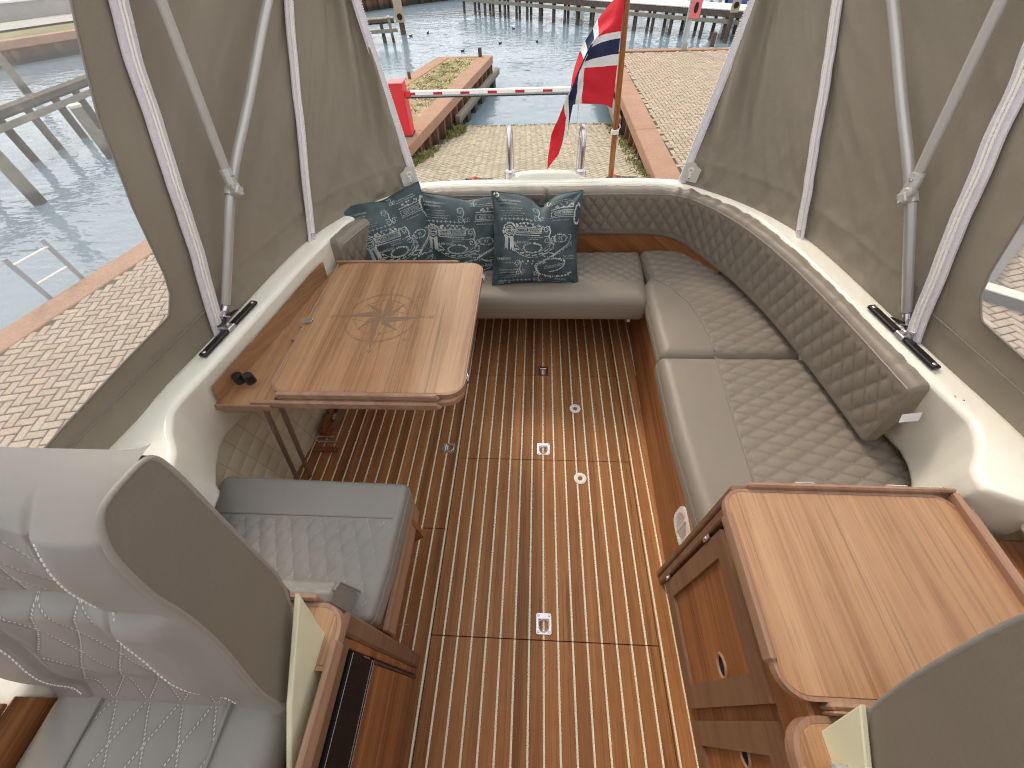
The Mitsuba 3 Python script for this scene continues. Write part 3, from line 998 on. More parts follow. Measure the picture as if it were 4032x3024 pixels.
kb, PB = backrest('backrest', 1, 0.0025, 1.0, 'long curved quilted backrest from the stern round the starboard corner')
backrest('backrest', -1, 0.0025, 0.60, 'quilted backrest behind the blue pillows, ending at the table')
tg = part(kb, 'care_tag', hexa([(1.012, .690, .668), (1.045, .682, .690), (1.010, .678, .648), (1.043, .670, .670), (1.013, .692, .668), (1.046, .684, .690), (1.011, .680, .648), (1.044, .672, .670)]), 'label_white', smooth=False, label='small white care tag sewn to the backrest end')

for i, (x, y, a, l, lab) in enumerate(((-.13, .735, .5, .035, 'thin pale wood splinter lying on the sole left of the second socket'), (.30, .30, 2.0, .012, 'tiny chip on the sole between the ring pull and the galley cabinet'), (-.455, .23, .2, .06, 'fine loose thread on the sole beside the port bench'))):
    c_, s_ = math.cos(a) * l / 2, math.sin(a) * l / 2
    single('splinter', tube([(x - c_, y - s_, .001), (x, y + .003, .0035), (x + c_, y + s_, .001)], .0009, 5), 'thread', lab, 'debris')
# ================================================================== table and side shelf (port)
sh = thing('side_shelf', 'fixed teak side shelf between the port coaming and the table', 'shelf')
part(sh, 'top', prism(round_poly([(-1.0, .70), (-.80, .70), (-.80, 1.40), (-.87, 1.40), (-.93, 1.375), (-.955, 1.15), (-.985, .90)], .004), 'z', .630, .648, .001), 'top_teak', smooth=30)
G = []
for yy0 in np.linspace(.702, 1.345, 24):
    Ii = np.array([np.interp(yy0, ri[::-1, 1][:130], ri[::-1, 0][:130]), 0])
    ii = int(np.argmin(np.abs(ri[:, 1] - yy0) + (ri[:, 0] < .5) * 9))
    I_, L_0 = ri[ii], lo[ii]
    row = []
    for z in (.728, .70, .665, .6485):
        f = (.756 - z) / (.756 - L_0[2])
        q = I_ * (1 - f) + L_0[:2] * f
        row.append((XC - q[0] + .009, yy0, z))
    row.append((row[-1][0] + .004, yy0, .6482))
    G.append(row)
part(sh, 'backsplash', grid(np.array(G)), 'top_teak', smooth=30)
part(sh, 'front_edge', prism(Polygon([(-1.005, .64), (-.975, .602), (-.885, .602), (-.868, .62), (-.868, .6285), (-1.0, .6285)]), 'y', .700, .760), 'trim_wood', smooth=20)
part(sh, 'edge_strip', cbox(-.99, -.80, .692, .6995, .622, .652, .003), 'trim_wood')
part(sh, 'aft_fiddle', cbox(-.925, -.865, 1.401, 1.412, .63, .664, .003), 'trim_wood')
for x, y in ((-.918, .772), (-.884, .772)):
    part(sh, 'knob', lathe([(.0001, .682), (.0125, .681), (.0150, .677), (.0155, .660), (.0150, .649), (.0001, .649)], (x, y, 0.022), 20), 'black_plastic')

tb = thing('table', 'folding teak table with an engraved compass rose on its top leaf', 'table')
TX0, TX1, TY0, TY1 = -.805, -.213, .728, 1.400


def leaf(x0, x1, y0, y1, r):
    return round_poly([(x0, y0), (x1, y0), (x1, y1), (x0, y1)], r, 10)


top = leaf(TX0, TX1, TY0, TY1, .05)
part(tb, 'top_leaf', prism(top, 'z', .664, .682, .0012), 'top_teak', smooth=25)
low_ = leaf(TX0, TX1 - .004, TY0 - .012, TY1 - .002, .05)
part(tb, 'lower_leaf', prism(low_, 'z', .642, .660, .0012), 'top_teak', smooth=25)


def edging(poly, z0, z1, d, ycut=None):
    ring = poly.buffer(d).difference(poly.buffer(0.0004))
    return prism(ring, 'z', z0, z1)


part(tb, 'edge_band', edging(top, .6635, .6812, .005), 'trim_wood', smooth=30)
part(tb, 'edge_band', edging(low_, .6415, .6592, .005), 'trim_wood', smooth=30)
# solid wood lippings that stop short of the rounded corners
part(tb, 'lipping', prism(Polygon([(TX0 + .03, .664), (TX1 - .075, .664), (TX1 - .065, .672), (TX1 - .075, .6865), (TX0 + .03, .6865)]), 'y', TY0 - .017, TY0 - .0052, .003), 'trim_wood')
part(tb, 'lipping', prism(Polygon([(TX0 - .06, .634), (TX1 - .075, .634), (TX1 - .062, .645), (TX1 - .075, .662), (TX0 - .06, .662)]), 'y', TY0 - .030, TY0 - .0175, .003), 'trim_wood')
part(tb, 'lipping', cbox(TX0 - .02, TX1 - .10, TY1 + .0052, TY1 + .016, .655, .690, .004), 'trim_wood')
part(tb, 'hinge_edge', cbox(TX0 - .0065, TX0 - .001, TY0 + .03, TY1 - .005, .663, .6835, .002), 'trim_wood')
for y in (TY0 + .075, TY1 - .075):
    part(tb, 'hinge', cat(cbox(TX1 + .0052, TX1 + .0085, y - .012, y + .012, .650, .676, .001), rod((TX1 + .008, y - .012, .663), (TX1 + .008, y + .012, .663), .0045, 10)), 'steel')
lk = part(tb, 'latch', cat(cbox(-.822, -.783, 1.048, 1.053, .650, .690, .001), cbox(-.822, -.783, 1.030, 1.053, .688, .690, .0006), lathe([(.0001, .014), (.008, .012), (.009, .004), (.006, 0)], (-.818, 1.02, .660), 14), cbox(-.830, -.812, .985, 1.018, .649, .660, .002)), 'steel', label='small chrome latch at the table edge')
part(lk, 'catch_block', cbox(-.842, -.815, .965, .990, .6485, .668, .002), 'trim_wood')

# engraved compass rose, flat print a hair above the veneer
CX, CY, CZ = -.543, 1.07, .6823


def flat(poly, z=CZ, t=0.0004):
    polys = getattr(poly, 'geoms', [poly])
    return [prism(p, 'z', z, z + t) for p in polys if p.area > 1e-9]


rose = []
for k in range(8):
    a = k * PI / 4
    R = (.158 if k % 2 == 0 else .098)
    w = .030 if k % 2 == 0 else .022
    d = np.array([math.sin(a), math.cos(a)])
    e = np.array([math.cos(a), -math.sin(a)])
    c = np.array([CX, CY])
    tip, sd, s2 = c + d * R, c + d * .034 + e * w, c + d * .034 - e * w
    rose += flat(Polygon([c, sd, tip]))
    rose += flat(LineString([c + d * .036 - e * w, tip]).buffer(.0009)) + flat(LineString([c, s2]).buffer(.0009))
for r0, r1 in ((.1285, .1305), (.1235, .1247), (.0895, .0907)):
    rose += flat(Point(CX, CY).buffer(r1, quad_segs=24).difference(Point(CX, CY).buffer(r0, quad_segs=24)))
for k in range(48):
    a = k * PI / 24
    d = np.array([math.sin(a), math.cos(a)])
    L = .010 if k % 6 == 0 else .005
    rose += flat(LineString([np.array([CX, CY]) + d * .0907, np.array([CX, CY]) + d * (.0907 + L)]).buffer(.0006))
for k in range(8):
    a = PI / 8 + k * PI / 4
    rose += flat(Point(CX + .127 * math.sin(a), CY + .127 * math.cos(a)).buffer(.0035))
for txt, ang, R in (('N', PI, .172), ('W', PI / 2, .178), ('E', -PI / 2, .178), ('S', 0, .172), ('NW', 3 * PI / 4, .163), ('NE', -3 * PI / 4, .163), ('SW', PI / 4, .163), ('SE', -PI / 4, .163)):
    m = meshkit.text_mesh(txt, .016 if len(txt) == 1 else .011, .0004)
    v = np.array(m.vertices)
    v[:, :2] -= (v[:, :2].max(0) + v[:, :2].min(0)) / 2
    v[:, 0] += 0.25 * v[:, 1]
    v[:, :2] = -v[:, :2]
    v += [CX + R * math.sin(ang), CY + R * math.cos(ang), CZ]
    rose.append(trimesh.Trimesh(v, m.faces, process=False))
part(tb, 'compass_rose', cat(rose), 'engraving', smooth=False, label='engraved compass rose with ringed star and letters')
# strut legs and folding stay
for dx in (0.0, .030):
    part(tb, 'leg', tube([(-.86 + dx * 1.2, .735 + dx * .9, .632), (-1.0 + dx * 1.35, .735 + dx * .9, .05)], .0085, 12), 'brown_tube', smooth=60)
stay = part(tb, 'stay', hexa([(-.60, .92, .632), (-.565, .92, .632), (-.60, .94, .632), (-.565, .94, .632), (-.93, .985, .085), (-.905, .985, .085), (-.93, .995, .085), (-.905, .995, .085)]), 'brushed', smooth=False)
fb = thing('stay_bracket', 'small wooden foot block with steel clip holding the table stay', 'bracket')
part(fb, 'block', cbox(-1.005, -.972, .985, 1.115, .002, .062, .004), 'panel_teak')
part(fb, 'foot', cbox(-1.02, -.905, .905, .93, .002, .020, .004), 'panel_teak')
part(fb, 'foot', cbox(-1.005, -.955, 1.125, 1.15, .002, .05, .004), 'panel_teak')
part(fb, 'clip', cat(cbox(-.968, -.925, 1.06, 1.095, .02, .055, .004)), 'steel')
part(fb, 'pin', cat(rod((-1.0, .945, .035), (-.90, .945, .035), .006), rod((-1.0, .965, .045), (-.915, .965, .045), .004), lathe([(.0001, .02), (.006, .018), (.007, .0)], (-1.0, .945, .03), 12)), 'steel')
for y in (1.0, 1.09):
    part(fb, 'screw_hole', lathe([(.0001, .0625), (.005, .0626)], (-.99, y, .0002), 10), 'black_plastic', smooth=False)

# ================================================================== galley cabinet (starboard forward)
ga = thing('galley_cabinet', 'starboard galley cabinet with teak worktop and panelled doors', 'cabinet')
part(ga, 'carcass', cbox(.487, .95, -.9, .424, .0005, .690), 'panel_teak', smooth=False)
part(ga, 'end_panel', cbox(.462, .96, .4245, .443, .0, .716, .004), 'frame_wood')
wt = round_poly([(.440, .053), (.93, .053), (.93, .424), (.440, .424)], .04, 8)
part(ga, 'worktop', prism(wt, 'z', .702, .720, .001), 'top_teak', smooth=25)
part(ga, 'edge_band', edging(wt, .700, .7195, .007), 'trim_wood', smooth=30)
part(ga, 'fiddle_rail', cbox(.495, .945, .4315, .4425, .700, .735, .004), 'trim_wood')
part(ga, 'fiddle_rail', cbox(.429, .440, .100, .375, .688, .729, .0045), 'trim_wood')
part(ga, 'fiddle_rail', cbox(.500, .945, .035, .0455, .690, .733, .0045), 'trim_wood')
part(ga, 'fiddle_rail', cbox(.931, .945, .05, .43, .70, .737, .004), 'trim_wood')
part(ga, 'fiddle_rail', hexa([(.958, .03, .66), (.980, .03, .66), (.958, .03, .700), (.974, .03, .712), (.958, .43, .66), (.980, .43, .66), (.958, .43, .700), (.974, .43, .712)]), 'trim_wood')
for x0 in (.60, .80):
    part(ga, 'rail_stop', cbox(x0, x0 + .045, .4432, .4452, .715, .733, .0008), 'white_plastic')


def panel_door(y0, y1, z0, z1, name):
    k = key_for(name, ga)
    fr = .052
    x = .4865
    ring = sbox(y0, z0, y1, z1).difference(sbox(y0 + fr, z0 + fr, y1 - fr, z1 - fr))
    put(k, prism(ring, 'x', x - .018, x), 'frame_wood', smooth=False)
    part(k, 'panel', cbox(x - .008, x - .002, y0 + fr, y1 - fr, z0 + fr, z1 - fr, .0005), 'panel_teak', smooth=False)
    return k


d1 = panel_door(.046, .386, .070, .585, 'door')
d2 = panel_door(-.42, .020, .070, .575, 'door')
labels[d1] = {'label': 'upper panelled teak door with oval finger pull, next to the settee'}
labels[d2] = {'label': 'panelled teak door cut off by the lower edge of the photo'}
for dk, y, z in ((d1, .124, .372), (d2, -.034, .385)):
    th = np.linspace(0, 2 * PI, 30)[:-1]
    ringp = np.c_[np.full(29, .4765), y + .026 * np.cos(th), z + .022 * np.sin(th)]
    part(dk, 'finger_pull', tube(ringp, .0042, 8, closed=True), 'trim_wood', smooth=60)
    disc = Polygon([(y + .025 * math.cos(t), z + .021 * math.sin(t)) for t in th])
    part(dk, 'pull_hole', prism(disc, 'x', .4779, .4783), 'dark_gap', smooth=False)
for z in (.115, .500):
    part(d1, 'hinge', cat(cbox(.463, .4684, .387, .399, z - .02, z + .02, .001), lathe([(.0001, .004), (.004, .003), (.005, 0)], (.464, .393, z), 10)), 'steel')
part(ga, 'kick_gap', cbox(.4820, .4865, .386, .3990, .03, .69), 'dark_gap', smooth=False)
part(ga, 'stile', cbox(.466, .4866, .3995, .4243, .0008, .699, .004), 'frame_wood')
part(ga, 'face_rail', cbox(.4780, .4866, -.85, .386, .590, .699, .001), 'panel_teak', smooth=False)

hc = thing('helm_locker', 'low teak locker with a rounded corner under the starboard helm seat', 'cabinet')
hw = round_poly([(.44, -.50), (.93, -.50), (.93, .018), (.44, .018)], .045, 8)
part(hc, 'worktop', prism(hw, 'z', .690, .706, .001), 'top_teak', smooth=25)
part(hc, 'edge_band', edging(hw, .676, .7055, .010), 'trim_wood', smooth=30)
part(hc, 'fiddle_rail', cbox(.50, .90, .0285, .0345, .690, .733, .0028), 'trim_wood')
part(hc, 'fiddle_rail', cbox(.4295, .4398, -.45, -.035, .685, .722, .0045), 'trim_wood')
part(hc, 'seat_track', tube([(.475, -.03, .74), (.476, -.25, .742)], .012, 10), 'pole_grey')

# ================================================================== port cabinet with the fridge
fc = thing('fridge_cabinet', 'port teak cabinet holding a black edged fridge beside the helm seat', 'cabinet')
part(fc, 'carcass', cbox(-.95, -.384, -.9, .150, .0005, .625), 'panel_teak', smooth=False)
ft = round_poly([(-.95, .058), (-.372, .058), (-.372, .152), (-.95, .152)], .004, 8).intersection(round_poly([(-2, -2), (-.372, -2), (-.372, .152), (-2, .152)], .04, 8))
part(fc, 'worktop', prism(ft, 'z', .702, .720, .001), 'top_teak', smooth=25)
part(fc, 'edge_band', edging(ft, .690, .7195, .008), 'trim_wood', smooth=30)
part(fc, 'fiddle_rail', cbox(-.94, -.425, .1605, .1725, .690, .737, .004), 'trim_wood')
part(fc, 'fiddle_rail', cbox(-.3715, -.3605, -.85, .098, .688, .735, .0045), 'trim_wood')
part(fc, 'corner_post', cbox(-.3835, -.366, .112, .1515, .0008, .690, .006), 'frame_wood')
part(fc, 'face_rail', cbox(-.3835, -.370, -.9, .110, .635, .690, .002), 'frame_wood')
part(fc, 'stile', cbox(-.3835, -.3705, .094, .1112, .0008, .634, .002), 'panel_teak')
part(fc, 'recess', cbox(-.3835, -.3805, .060, .093, .01, .634, .0005), 'dark_gap', smooth=False)
part(fc, 'console_top', cbox(-1.06, -.8488, -.9, -.02, .788, .802, .003), 'panel_teak')
part(fc, 'side_panel', cbox(-.8515, -.8485, -.9, -.01, .50, .7875, .0005), 'panel_teak')
fd = key_for('fridge_door', fc)
put(fd, cbox(-.3835, -.364, -.50, .083, .035, .478, .002), 'panel_teak', smooth=False)
labels[fd] = {'label': 'fridge door faced with teak and black trim'}
part(fd, 'black_frame', cbox(-.3803, -.3625, -.50, .0905, .4785, .632, .003), 'black_gloss')
part(fd, 'black_edge', cbox(-.3803, -.3632, .0835, .0905, .03, .478, .001), 'black_plastic')
for z in (.484, .497, .628):
    part(fd, 'trim_line', cbox(-.3622, -.3614, -.50, .089, z - .0012, z + .0012, .0003), 'brushed', smooth=False)
part(fd, 'hinge_pin', rod((-.366, .0885, .512), (-.366, .0885, .545), .003, 8), 'steel')

# ================================================================== helm seats
def helm_seat(name, label, side, xi, xo, dy, reach, prof, cream):
    k = thing(name, label, 'seat')
    pr = [(y + dy, z) for y, z in prof]
    for _ in range(2):
        q = np.array(pr)
        nx_ = np.roll(q, -1, 0)
        pr = np.stack([q * .78 + nx_ * .22, q * .22 + nx_ * .78], 1).reshape(-1, 2)
    P = round_poly(pr, .012, 5)
    pc = densify(P.exterior.coords, .008)[:-1]
    rim = 0.020
    # padded side panel
    side_poly = P.buffer(-0.0015)
    x_face = xi
    xs = (x_face - .004, x_face + .002) if side < 0 else (x_face - .002, x_face + .004)
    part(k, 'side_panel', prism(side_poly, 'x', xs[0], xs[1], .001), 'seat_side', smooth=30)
    ring = densify(P.exterior.coords, .008)
    part(k, 'piping', tube(np.c_[np.full(len(ring), x_face), ring][:-1], .0036, 10, closed=True), 'piping_grey', smooth=60)
    return k, P


HP = [(.205, 1.222), (.203, 1.180), (.184, 1.052), (.154, .836), (.010, .722), (-.001, .735), (.001, .757), (.011, .825), (.056, .962), (.078, 1.058), (.085, 1.120), (.105, 1.196), (.126, 1.228), (.143, 1.238), (.190, 1.232)]
hk, HPoly = helm_seat('helm_chair', 'grey quilted port helm seat with padded wings, nearest the camera', -1, -.420, -1.0, 0, 0, HP, None)
# front of the backrest: two quilted pads between padded wings
fy = PchipInterpolator([.70, .76, .825, .962, 1.058, 1.12, 1.196, 1.225, 1.240], [-.03, .001, .011, .056, .078, .085, .107, .125, .143])
X0, X1 = -.4205, -.846
nx, nz = 150, 150
xs = np.linspace(X0, X1, nx)
tz = np.linspace(0, 1, nz)
Xg, Tg = np.meshgrid(xs, tz, indexing='ij')
zf = .722 + (1.205 - .722) * np.minimum(Tg / .78, 1)
a_ = np.clip((Tg - .78) / .22, 0, 1)
y0_ = fy(np.minimum(zf, 1.205))
Yg_ = y0_ + (.205 - y0_) * a_
Zg_ = zf + .034 * np.sin(np.minimum(1, a_ * 1.15) * PI / 2) - .006 * a_
dR, dL = X0 - Xg, Xg - X1
seamR = .085 + .045 * np.sin(np.clip((zf - .74) / .47, 0, 1) * PI) + .015 * (zf - .74)
seamL = .085 + .030 * np.sin(np.clip((zf - .74) / .47, 0, 1) * PI)
inn_ = np.minimum(dR - seamR, dL - seamL)
rec = .020 * smooth01(inn_, -.03, .04) * smooth01(Zg_, .74, .80) * (1 - smooth01(Tg, .74, .86))
rnd = .010 * (np.exp(-dR / .008) + np.exp(-dL / .02))
crease_z = 1.035 - .10 * (Xg + .63) * -1 * 0.3
lumb = .014 * smooth01(Zg_, .76, .90) * (1 - smooth01(Zg_, 1.0, 1.036))
crs = np.exp(-((Zg_ - 1.037) / .010) ** 2) * smooth01(dR, .02, .09)
uu, vv = (Xg + .63) / .062, (Zg_ - .74) / .115
h, w_ = quilt(uu + .35 * (vv - 2.2) ** 2 * .25, vv, .0035)
msk = smooth01(inn_, .004, .016) * (1 - smooth01(Tg, .74, .80)) * smooth01(Tg, .02, .05)
seam_ = np.exp(-(inn_ / .0045) ** 2) * (1 - smooth01(Tg, .82, .92))
Yg_ = Yg_ + rec + rnd - lumb * smooth01(dR, .02, .08) + .016 * crs + .006 * seam_ - h * msk
BP = np.stack([Xg, Yg_, Zg_], -1)
BU = np.where((msk > .5)[..., None], w_, .5)
part(hk, 'backrest', grid(BP, flip=True), 'vinyl_grey', smooth=True, uv=BU.reshape(-1, 2))
part(hk, 'back_shell', prism(Polygon([(.203, 1.226), (.155, .838), (.035, .724), (.075, .82), (.145, 1.02), (.185, 1.20)]), 'x', X1 + .004, X0 - .004), 'seat_side', smooth=30)
for sm, sd in ((seamR, 1), (seamL, -1)):
    col = [int(np.argmin(np.abs((dR if sd > 0 else dL)[:, k] - sm[:, k] + .014))) for k in range(6, 118)]
    ln = np.array([BP[c, k] for c, k in zip(col, range(6, 118))])
    ln = np.stack([np.convolve(np.pad(ln[:, q], 4, mode='edge'), np.ones(9) / 9, 'valid') for q in range(3)], 1)
    for u_ in range(0, len(ln) - 2, 3):
        pass
    dash = [rod(ln[u_] + [0, -.0008, 0], ln[u_ + 1] + [0, -.0008, 0], .0011, 5) for u_ in range(0, len(ln) - 1, 2)]
    part(hk, 'stitching', cat(dash), 'label_white')
hs = round_poly([(-.425, -.60), (-.425, .005), (-.46, .030), (-.80, .030), (-.845, .005), (-.845, -.60)], .04)
hf = Polygon([(-.512, -.58), (-.512, .02), (-.740, .02), (-.740, -.58)])
m_, uv_ = cushion(hs, .640, .732, r=.03, q=hf, rot=.0, wu=.060, wv=.125, seed=8, amp=.0045, crown=.010)
part(hk, 'seat', m_, 'vinyl_grey', smooth=True, uv=uv_)
for x in (-.510, -.742):
    part(hk, 'piping', tube([(x, -.58, .7425), (x, .018, .7425)], .003, 8), 'piping_grey')
part(hk, 'side_bracket', prism(Polygon([(.146, .862), (.088, .640), (.078, .618), (-.60, .60), (-.60, .69), (-.08, .695), (.000, .765)]), 'x', -.402, -.392, .002), 'cream_plastic', smooth=False, label='cream painted side bracket of the port helm seat')

HP2 = [(.112, 1.222), (.104, 1.121), (.090, 1.047), (.063, .925), (.036, .833), (.028, .815), (-.030, .772), (-.16, .70), (-.20, .74), (-.17, .9), (-.10, 1.1), (-.04, 1.222)]
hk2, P2 = helm_seat('helm_chair', 'grey starboard helm seat back at the lower right edge of the photo', 1, .50, 1.05, 0, 0, HP2, None)
part(hk2, 'back_shell', prism(P2.buffer(-.004), 'x', .5025, 1.08, .004), 'seat_side', smooth=30)
part(hk2, 'side_bracket', prism(Polygon([(.040, .832), (-.004, .655), (-.012, .640), (-.40, .62), (-.40, .80), (-.03, .79)]), 'x', .484, .494, .002), 'cream_plastic', smooth=False, label='cream painted side bracket of the starboard helm seat')
# ================================================================== blue printed pillows
def swirl(cx, cy, r, turns, w, ang=0.0, sgn=1):
    t = np.linspace(0, 1, 40)
    a = ang + sgn * turns * 2 * PI * t
    rr = r * (1 - .82 * t)
    return LineString(np.c_[cx + rr * np.cos(a), cy + rr * np.sin(a)]).buffer(w)


def blobs(cx, cy, rx, ry, n, s, r_, a0=0, a1=2 * PI):
    out = []
    for k in range(n):
        a = a0 + (a1 - a0) * (k + r_.random() * .6) / n
        d = 1 + .12 * (r_.random() - .5)
        c = np.array([cx + rx * d * math.cos(a), cy + ry * d * math.sin(a)])
        pts = [c + s * (.35 + .75 * r_.random()) * np.array([math.cos(q), math.sin(q)]) for q in np.linspace(0, 2 * PI, 7)[:-1]]
        out.append(Polygon(pts).buffer(0))
    return out


def script_line(x, y, w, h, r_):
    """A line of tiny handwriting that cannot be read in the photograph."""
    t = np.arange(0, w, h * .22)
    pts = [(x + q + h * .14 * math.sin(i * 2.1), y + h * (.35 * math.sin(i * 1.7) + .35 * (r_.random() - .5))) for i, q in enumerate(t)]
    segs, cur = [], []
    for p in pts:
        if r_.random() < .13 and len(cur) > 2:
            segs.append(cur)
            cur = []
        else:
            cur.append(p)
    if len(cur) > 2:
        segs.append(cur)
    return [LineString(s).buffer(h * .13) for s in segs]


def words(txt, x, y, h, slant=0.0, ang=0.0, flip=False, bold=False, squeeze=1.0):
    m = meshkit.text_mesh(txt, h, .0004, bold)
    v = np.array(m.vertices)
    v[:, 0] *= squeeze
    v[:, 0] += slant * v[:, 1]
    c = (v.max(0) + v.min(0)) / 2
    v[:, :2] -= c[:2]
    if flip:
        v[:, :2] *= -1
    ca, sa = math.cos(ang), math.sin(ang)
    v[:, :2] = v[:, :2] @ np.array([[ca, sa], [-sa, ca]])
    v[:, :2] += [x, y]
    v[:, 2] = 0
    return trimesh.Trimesh(v, m.faces, process=False)


def letter_ornament(x, y, s, r_):
    """A big flourished initial."""
    o = [swirl(x - .3 * s, y + .55 * s, .36 * s, 1.3, .035 * s, .4), swirl(x - .25 * s, y - .55 * s, .42 * s, 1.4, .04 * s, 2.4, -1), swirl(x + .45 * s, y - .5 * s, .28 * s, 1.2, .035 * s, 1.0),
         LineString([(x - .1 * s, y + .9 * s), (x + .12 * s, y + .3 * s), (x - .05 * s, y - .2 * s), (x + .25 * s, y - .85 * s)]).buffer(.07 * s)]
    o += blobs(x - .3 * s, y + .55 * s, .36 * s, .36 * s, 9, .085 * s, r_) + blobs(x + .45 * s, y - .5 * s, .3 * s, .3 * s, 7, .07 * s, r_)
    return o


def pillow_art(seed):
    """Print of one pillow in unit coordinates (-1..1): script lines, ribbons, wreath, words."""
    r_ = np.random.default_rng(seed)
    sh, ms = [], []
    # rosette with ribbon and banner: COTTON BLOSSOM
    bx, by = -.62, .20
    sh += [Point(bx, by).buffer(.105).difference(Point(bx, by).buffer(.085)), Point(bx, by).buffer(.07).difference(Point(bx, by).buffer(.055)), sbox(bx - .10, by - .012, bx + .10, by + .012)]
    sh += blobs(bx, by, .14, .15, 20, .036, r_)
    sh += [Polygon([(bx - .10, by - .14), (bx - .02, by - .14), (bx - .03, by - .42), (bx - .075, by - .36), (bx - .11, by - .42)]), Polygon([(bx + .01, by - .14), (bx + .10, by - .14), (bx + .12, by - .40), (bx + .07, by - .35), (bx + .03, by - .42)])]
    ban = sbox(-.47, .13, .10, .27)
    sh += [ban.difference(ban.buffer(-.016)), ban.buffer(-.028).difference(ban.buffer(-.036)), LineString([(-.47, .10), (.06, .085)]).buffer(.010), swirl(.12, .27, .035, 1, .008)]
    ms.append(words('COTTON BLOSSOM', -.185, .20, .062, bold=True, squeeze=.72))
    sh += blobs(-.2, .31, .25, .03, 14, .035, r_)
    for i, w in enumerate((.34, .24)):
        sh += script_line(-.20, .05 - .045 * i, w, .026, r_)
    ms.append(words('Marigold', -.30, -.06, .060, .35, .03, squeeze=.8))
    # curved ribbon banner
    th = np.linspace(1.15 * PI, 1.85 * PI, 24)
    arc = np.c_[-.08 + .50 * np.cos(th), .10 + .50 * np.sin(th) + .06]
    rib = LineString(arc).buffer(.055, cap_style=2)
    sh += [rib.difference(rib.buffer(-.012))]
    for i in range(3, 21, 3):
        sh.append(LineString([arc[i] + [-.02, -.008], arc[i + 1] + [.018, .008]]).buffer(.014))
    sh += blobs(-.08, -.18, .20, .10, 26, .028, r_) + blobs(-.50, -.16, .05, .07, 9, .026, r_) + blobs(.34, -.16, .05, .07, 9, .026, r_) + blobs(-.08, -.50, .28, .03, 14, .03, r_)
    # ANNUAL SEED banners (one upside down), Annual Seed script
    ab_ = sbox(.30, .50, .86, .62)
    sh += [ab_.difference(ab_.buffer(-.012)), sbox(.30, .66, .80, .68), sbox(.28, .465, .85, .478)] + blobs(.93, .52, .085, .20, 30, .034, r_) + blobs(.6, .72, .2, .03, 10, .03, r_)
    ms.append(words('ANNUAL SEED', .585, .56, .062, flip=True, bold=True, squeeze=.72))
    ms.append(words('Annual Seed', .62, -.22, .085, .45, .52, flip=True, squeeze=.8))
    sh += [LineString(spline([(.36, -.36), (.55, -.24), (.78, -.05), (.82, .09), (.74, .10)], 24)).buffer(.009)]
    ms.append(words('16', .55, .02, .060, flip=True, bold=True))
    sh += blobs(.55, .02, .16, .08, 22, .026, r_)
    # Culture Rose wreath
    sh += blobs(.42, -.63, .42, .21, 50, .030, r_, .9, 5.9)
    ms.append(words('Culture Rose', .44, -.57, .075, .45, .22, squeeze=.8))
    sh += [LineString(spline([(.30, -.72), (.45, -.69), (.62, -.60), (.68, -.52)], 16)).buffer(.010)]
    # handwritten lines
    ms.append(words('Your dream is big blossoms', -.62, .82, .040, .45, -.03, squeeze=.72))
    ms.append(words('garden for a happy day', -.66, .755, .040, .45, -.03, squeeze=.72))
    ms.append(words('Your dream is big blossoms', -.60, -.66, .038, .45, -.02, squeeze=.72))
    ms.append(words('garden for a happy day', -.62, -.72, .038, .45, -.02, squeeze=.72))
    ms.append(words('Seed Store', .58, -.90, .050, .35, 0, flip=True, squeeze=.8))
    ms.append(words('Yeverous', -.74, -.40, .070, .45, .02, squeeze=.8))
    for i in range(4):
        sh += script_line(-.85 + .03 * i, .66 - .052 * i, .52 - .06 * (i % 2), .026, r_)
    for i in range(2):
        sh += script_line(-.84, -.79 - .05 * i, .42, .024, r_)
        sh += script_line(.62, -.36 - .05 * i, .30, .026, r_)
    for i in range(9):
        c = np.array([-.80 + .105 * i * .9, .43])
        sh += [LineString([c - [.035, 0], c + [.035, 0]]).buffer(.007), LineString([c - [0, .03], c + [0, .03]]).buffer(.006)]
        c = np.array([-.80 + .105 * i * .9, -.92])
        sh += [LineString([c - [.035, 0], c + [.035, 0]]).buffer(.007), LineString([c - [0, .03], c + [0, .03]]).buffer(.006)]
    sh += letter_ornament(.02, .60, .20, r_) + letter_ornament(.28, .10, .21, r_) + letter_ornament(-.36, -.62, .19, r_) + letter_ornament(.06, -.86, .17, r_) + letter_ornament(.22, .92, .13, r_)
    sh += blobs(.28, -.33, .13, .045, 20, .024, r_) + blobs(-.72, -.98, .14, .03, 8, .04, r_) + blobs(-.90, .93, .05, .04, 6, .03, r_)
    for x, y, w in ((.30, .80, .5), (.34, .84, .42), (.32, .40, .40), (-.30, .36, .36), (-.72, -.50, .2), (.40, -.98, .5)):
        sh += script_line(x, y, w, .026, r_)
    sh = [s.simplify(.004) for s in sh if not s.is_empty]
    polys = [g for s in sh for g in getattr(s, 'geoms', [s]) if g.geom_type == 'Polygon' and g.area > 2e-5]
    for p in polys:
        v, f = trimesh.creation.triangulate_polygon(p, engine='earcut')
        ms.append(trimesh.Trimesh(np.c_[v, np.zeros(len(v))], f, process=False))
    return ms


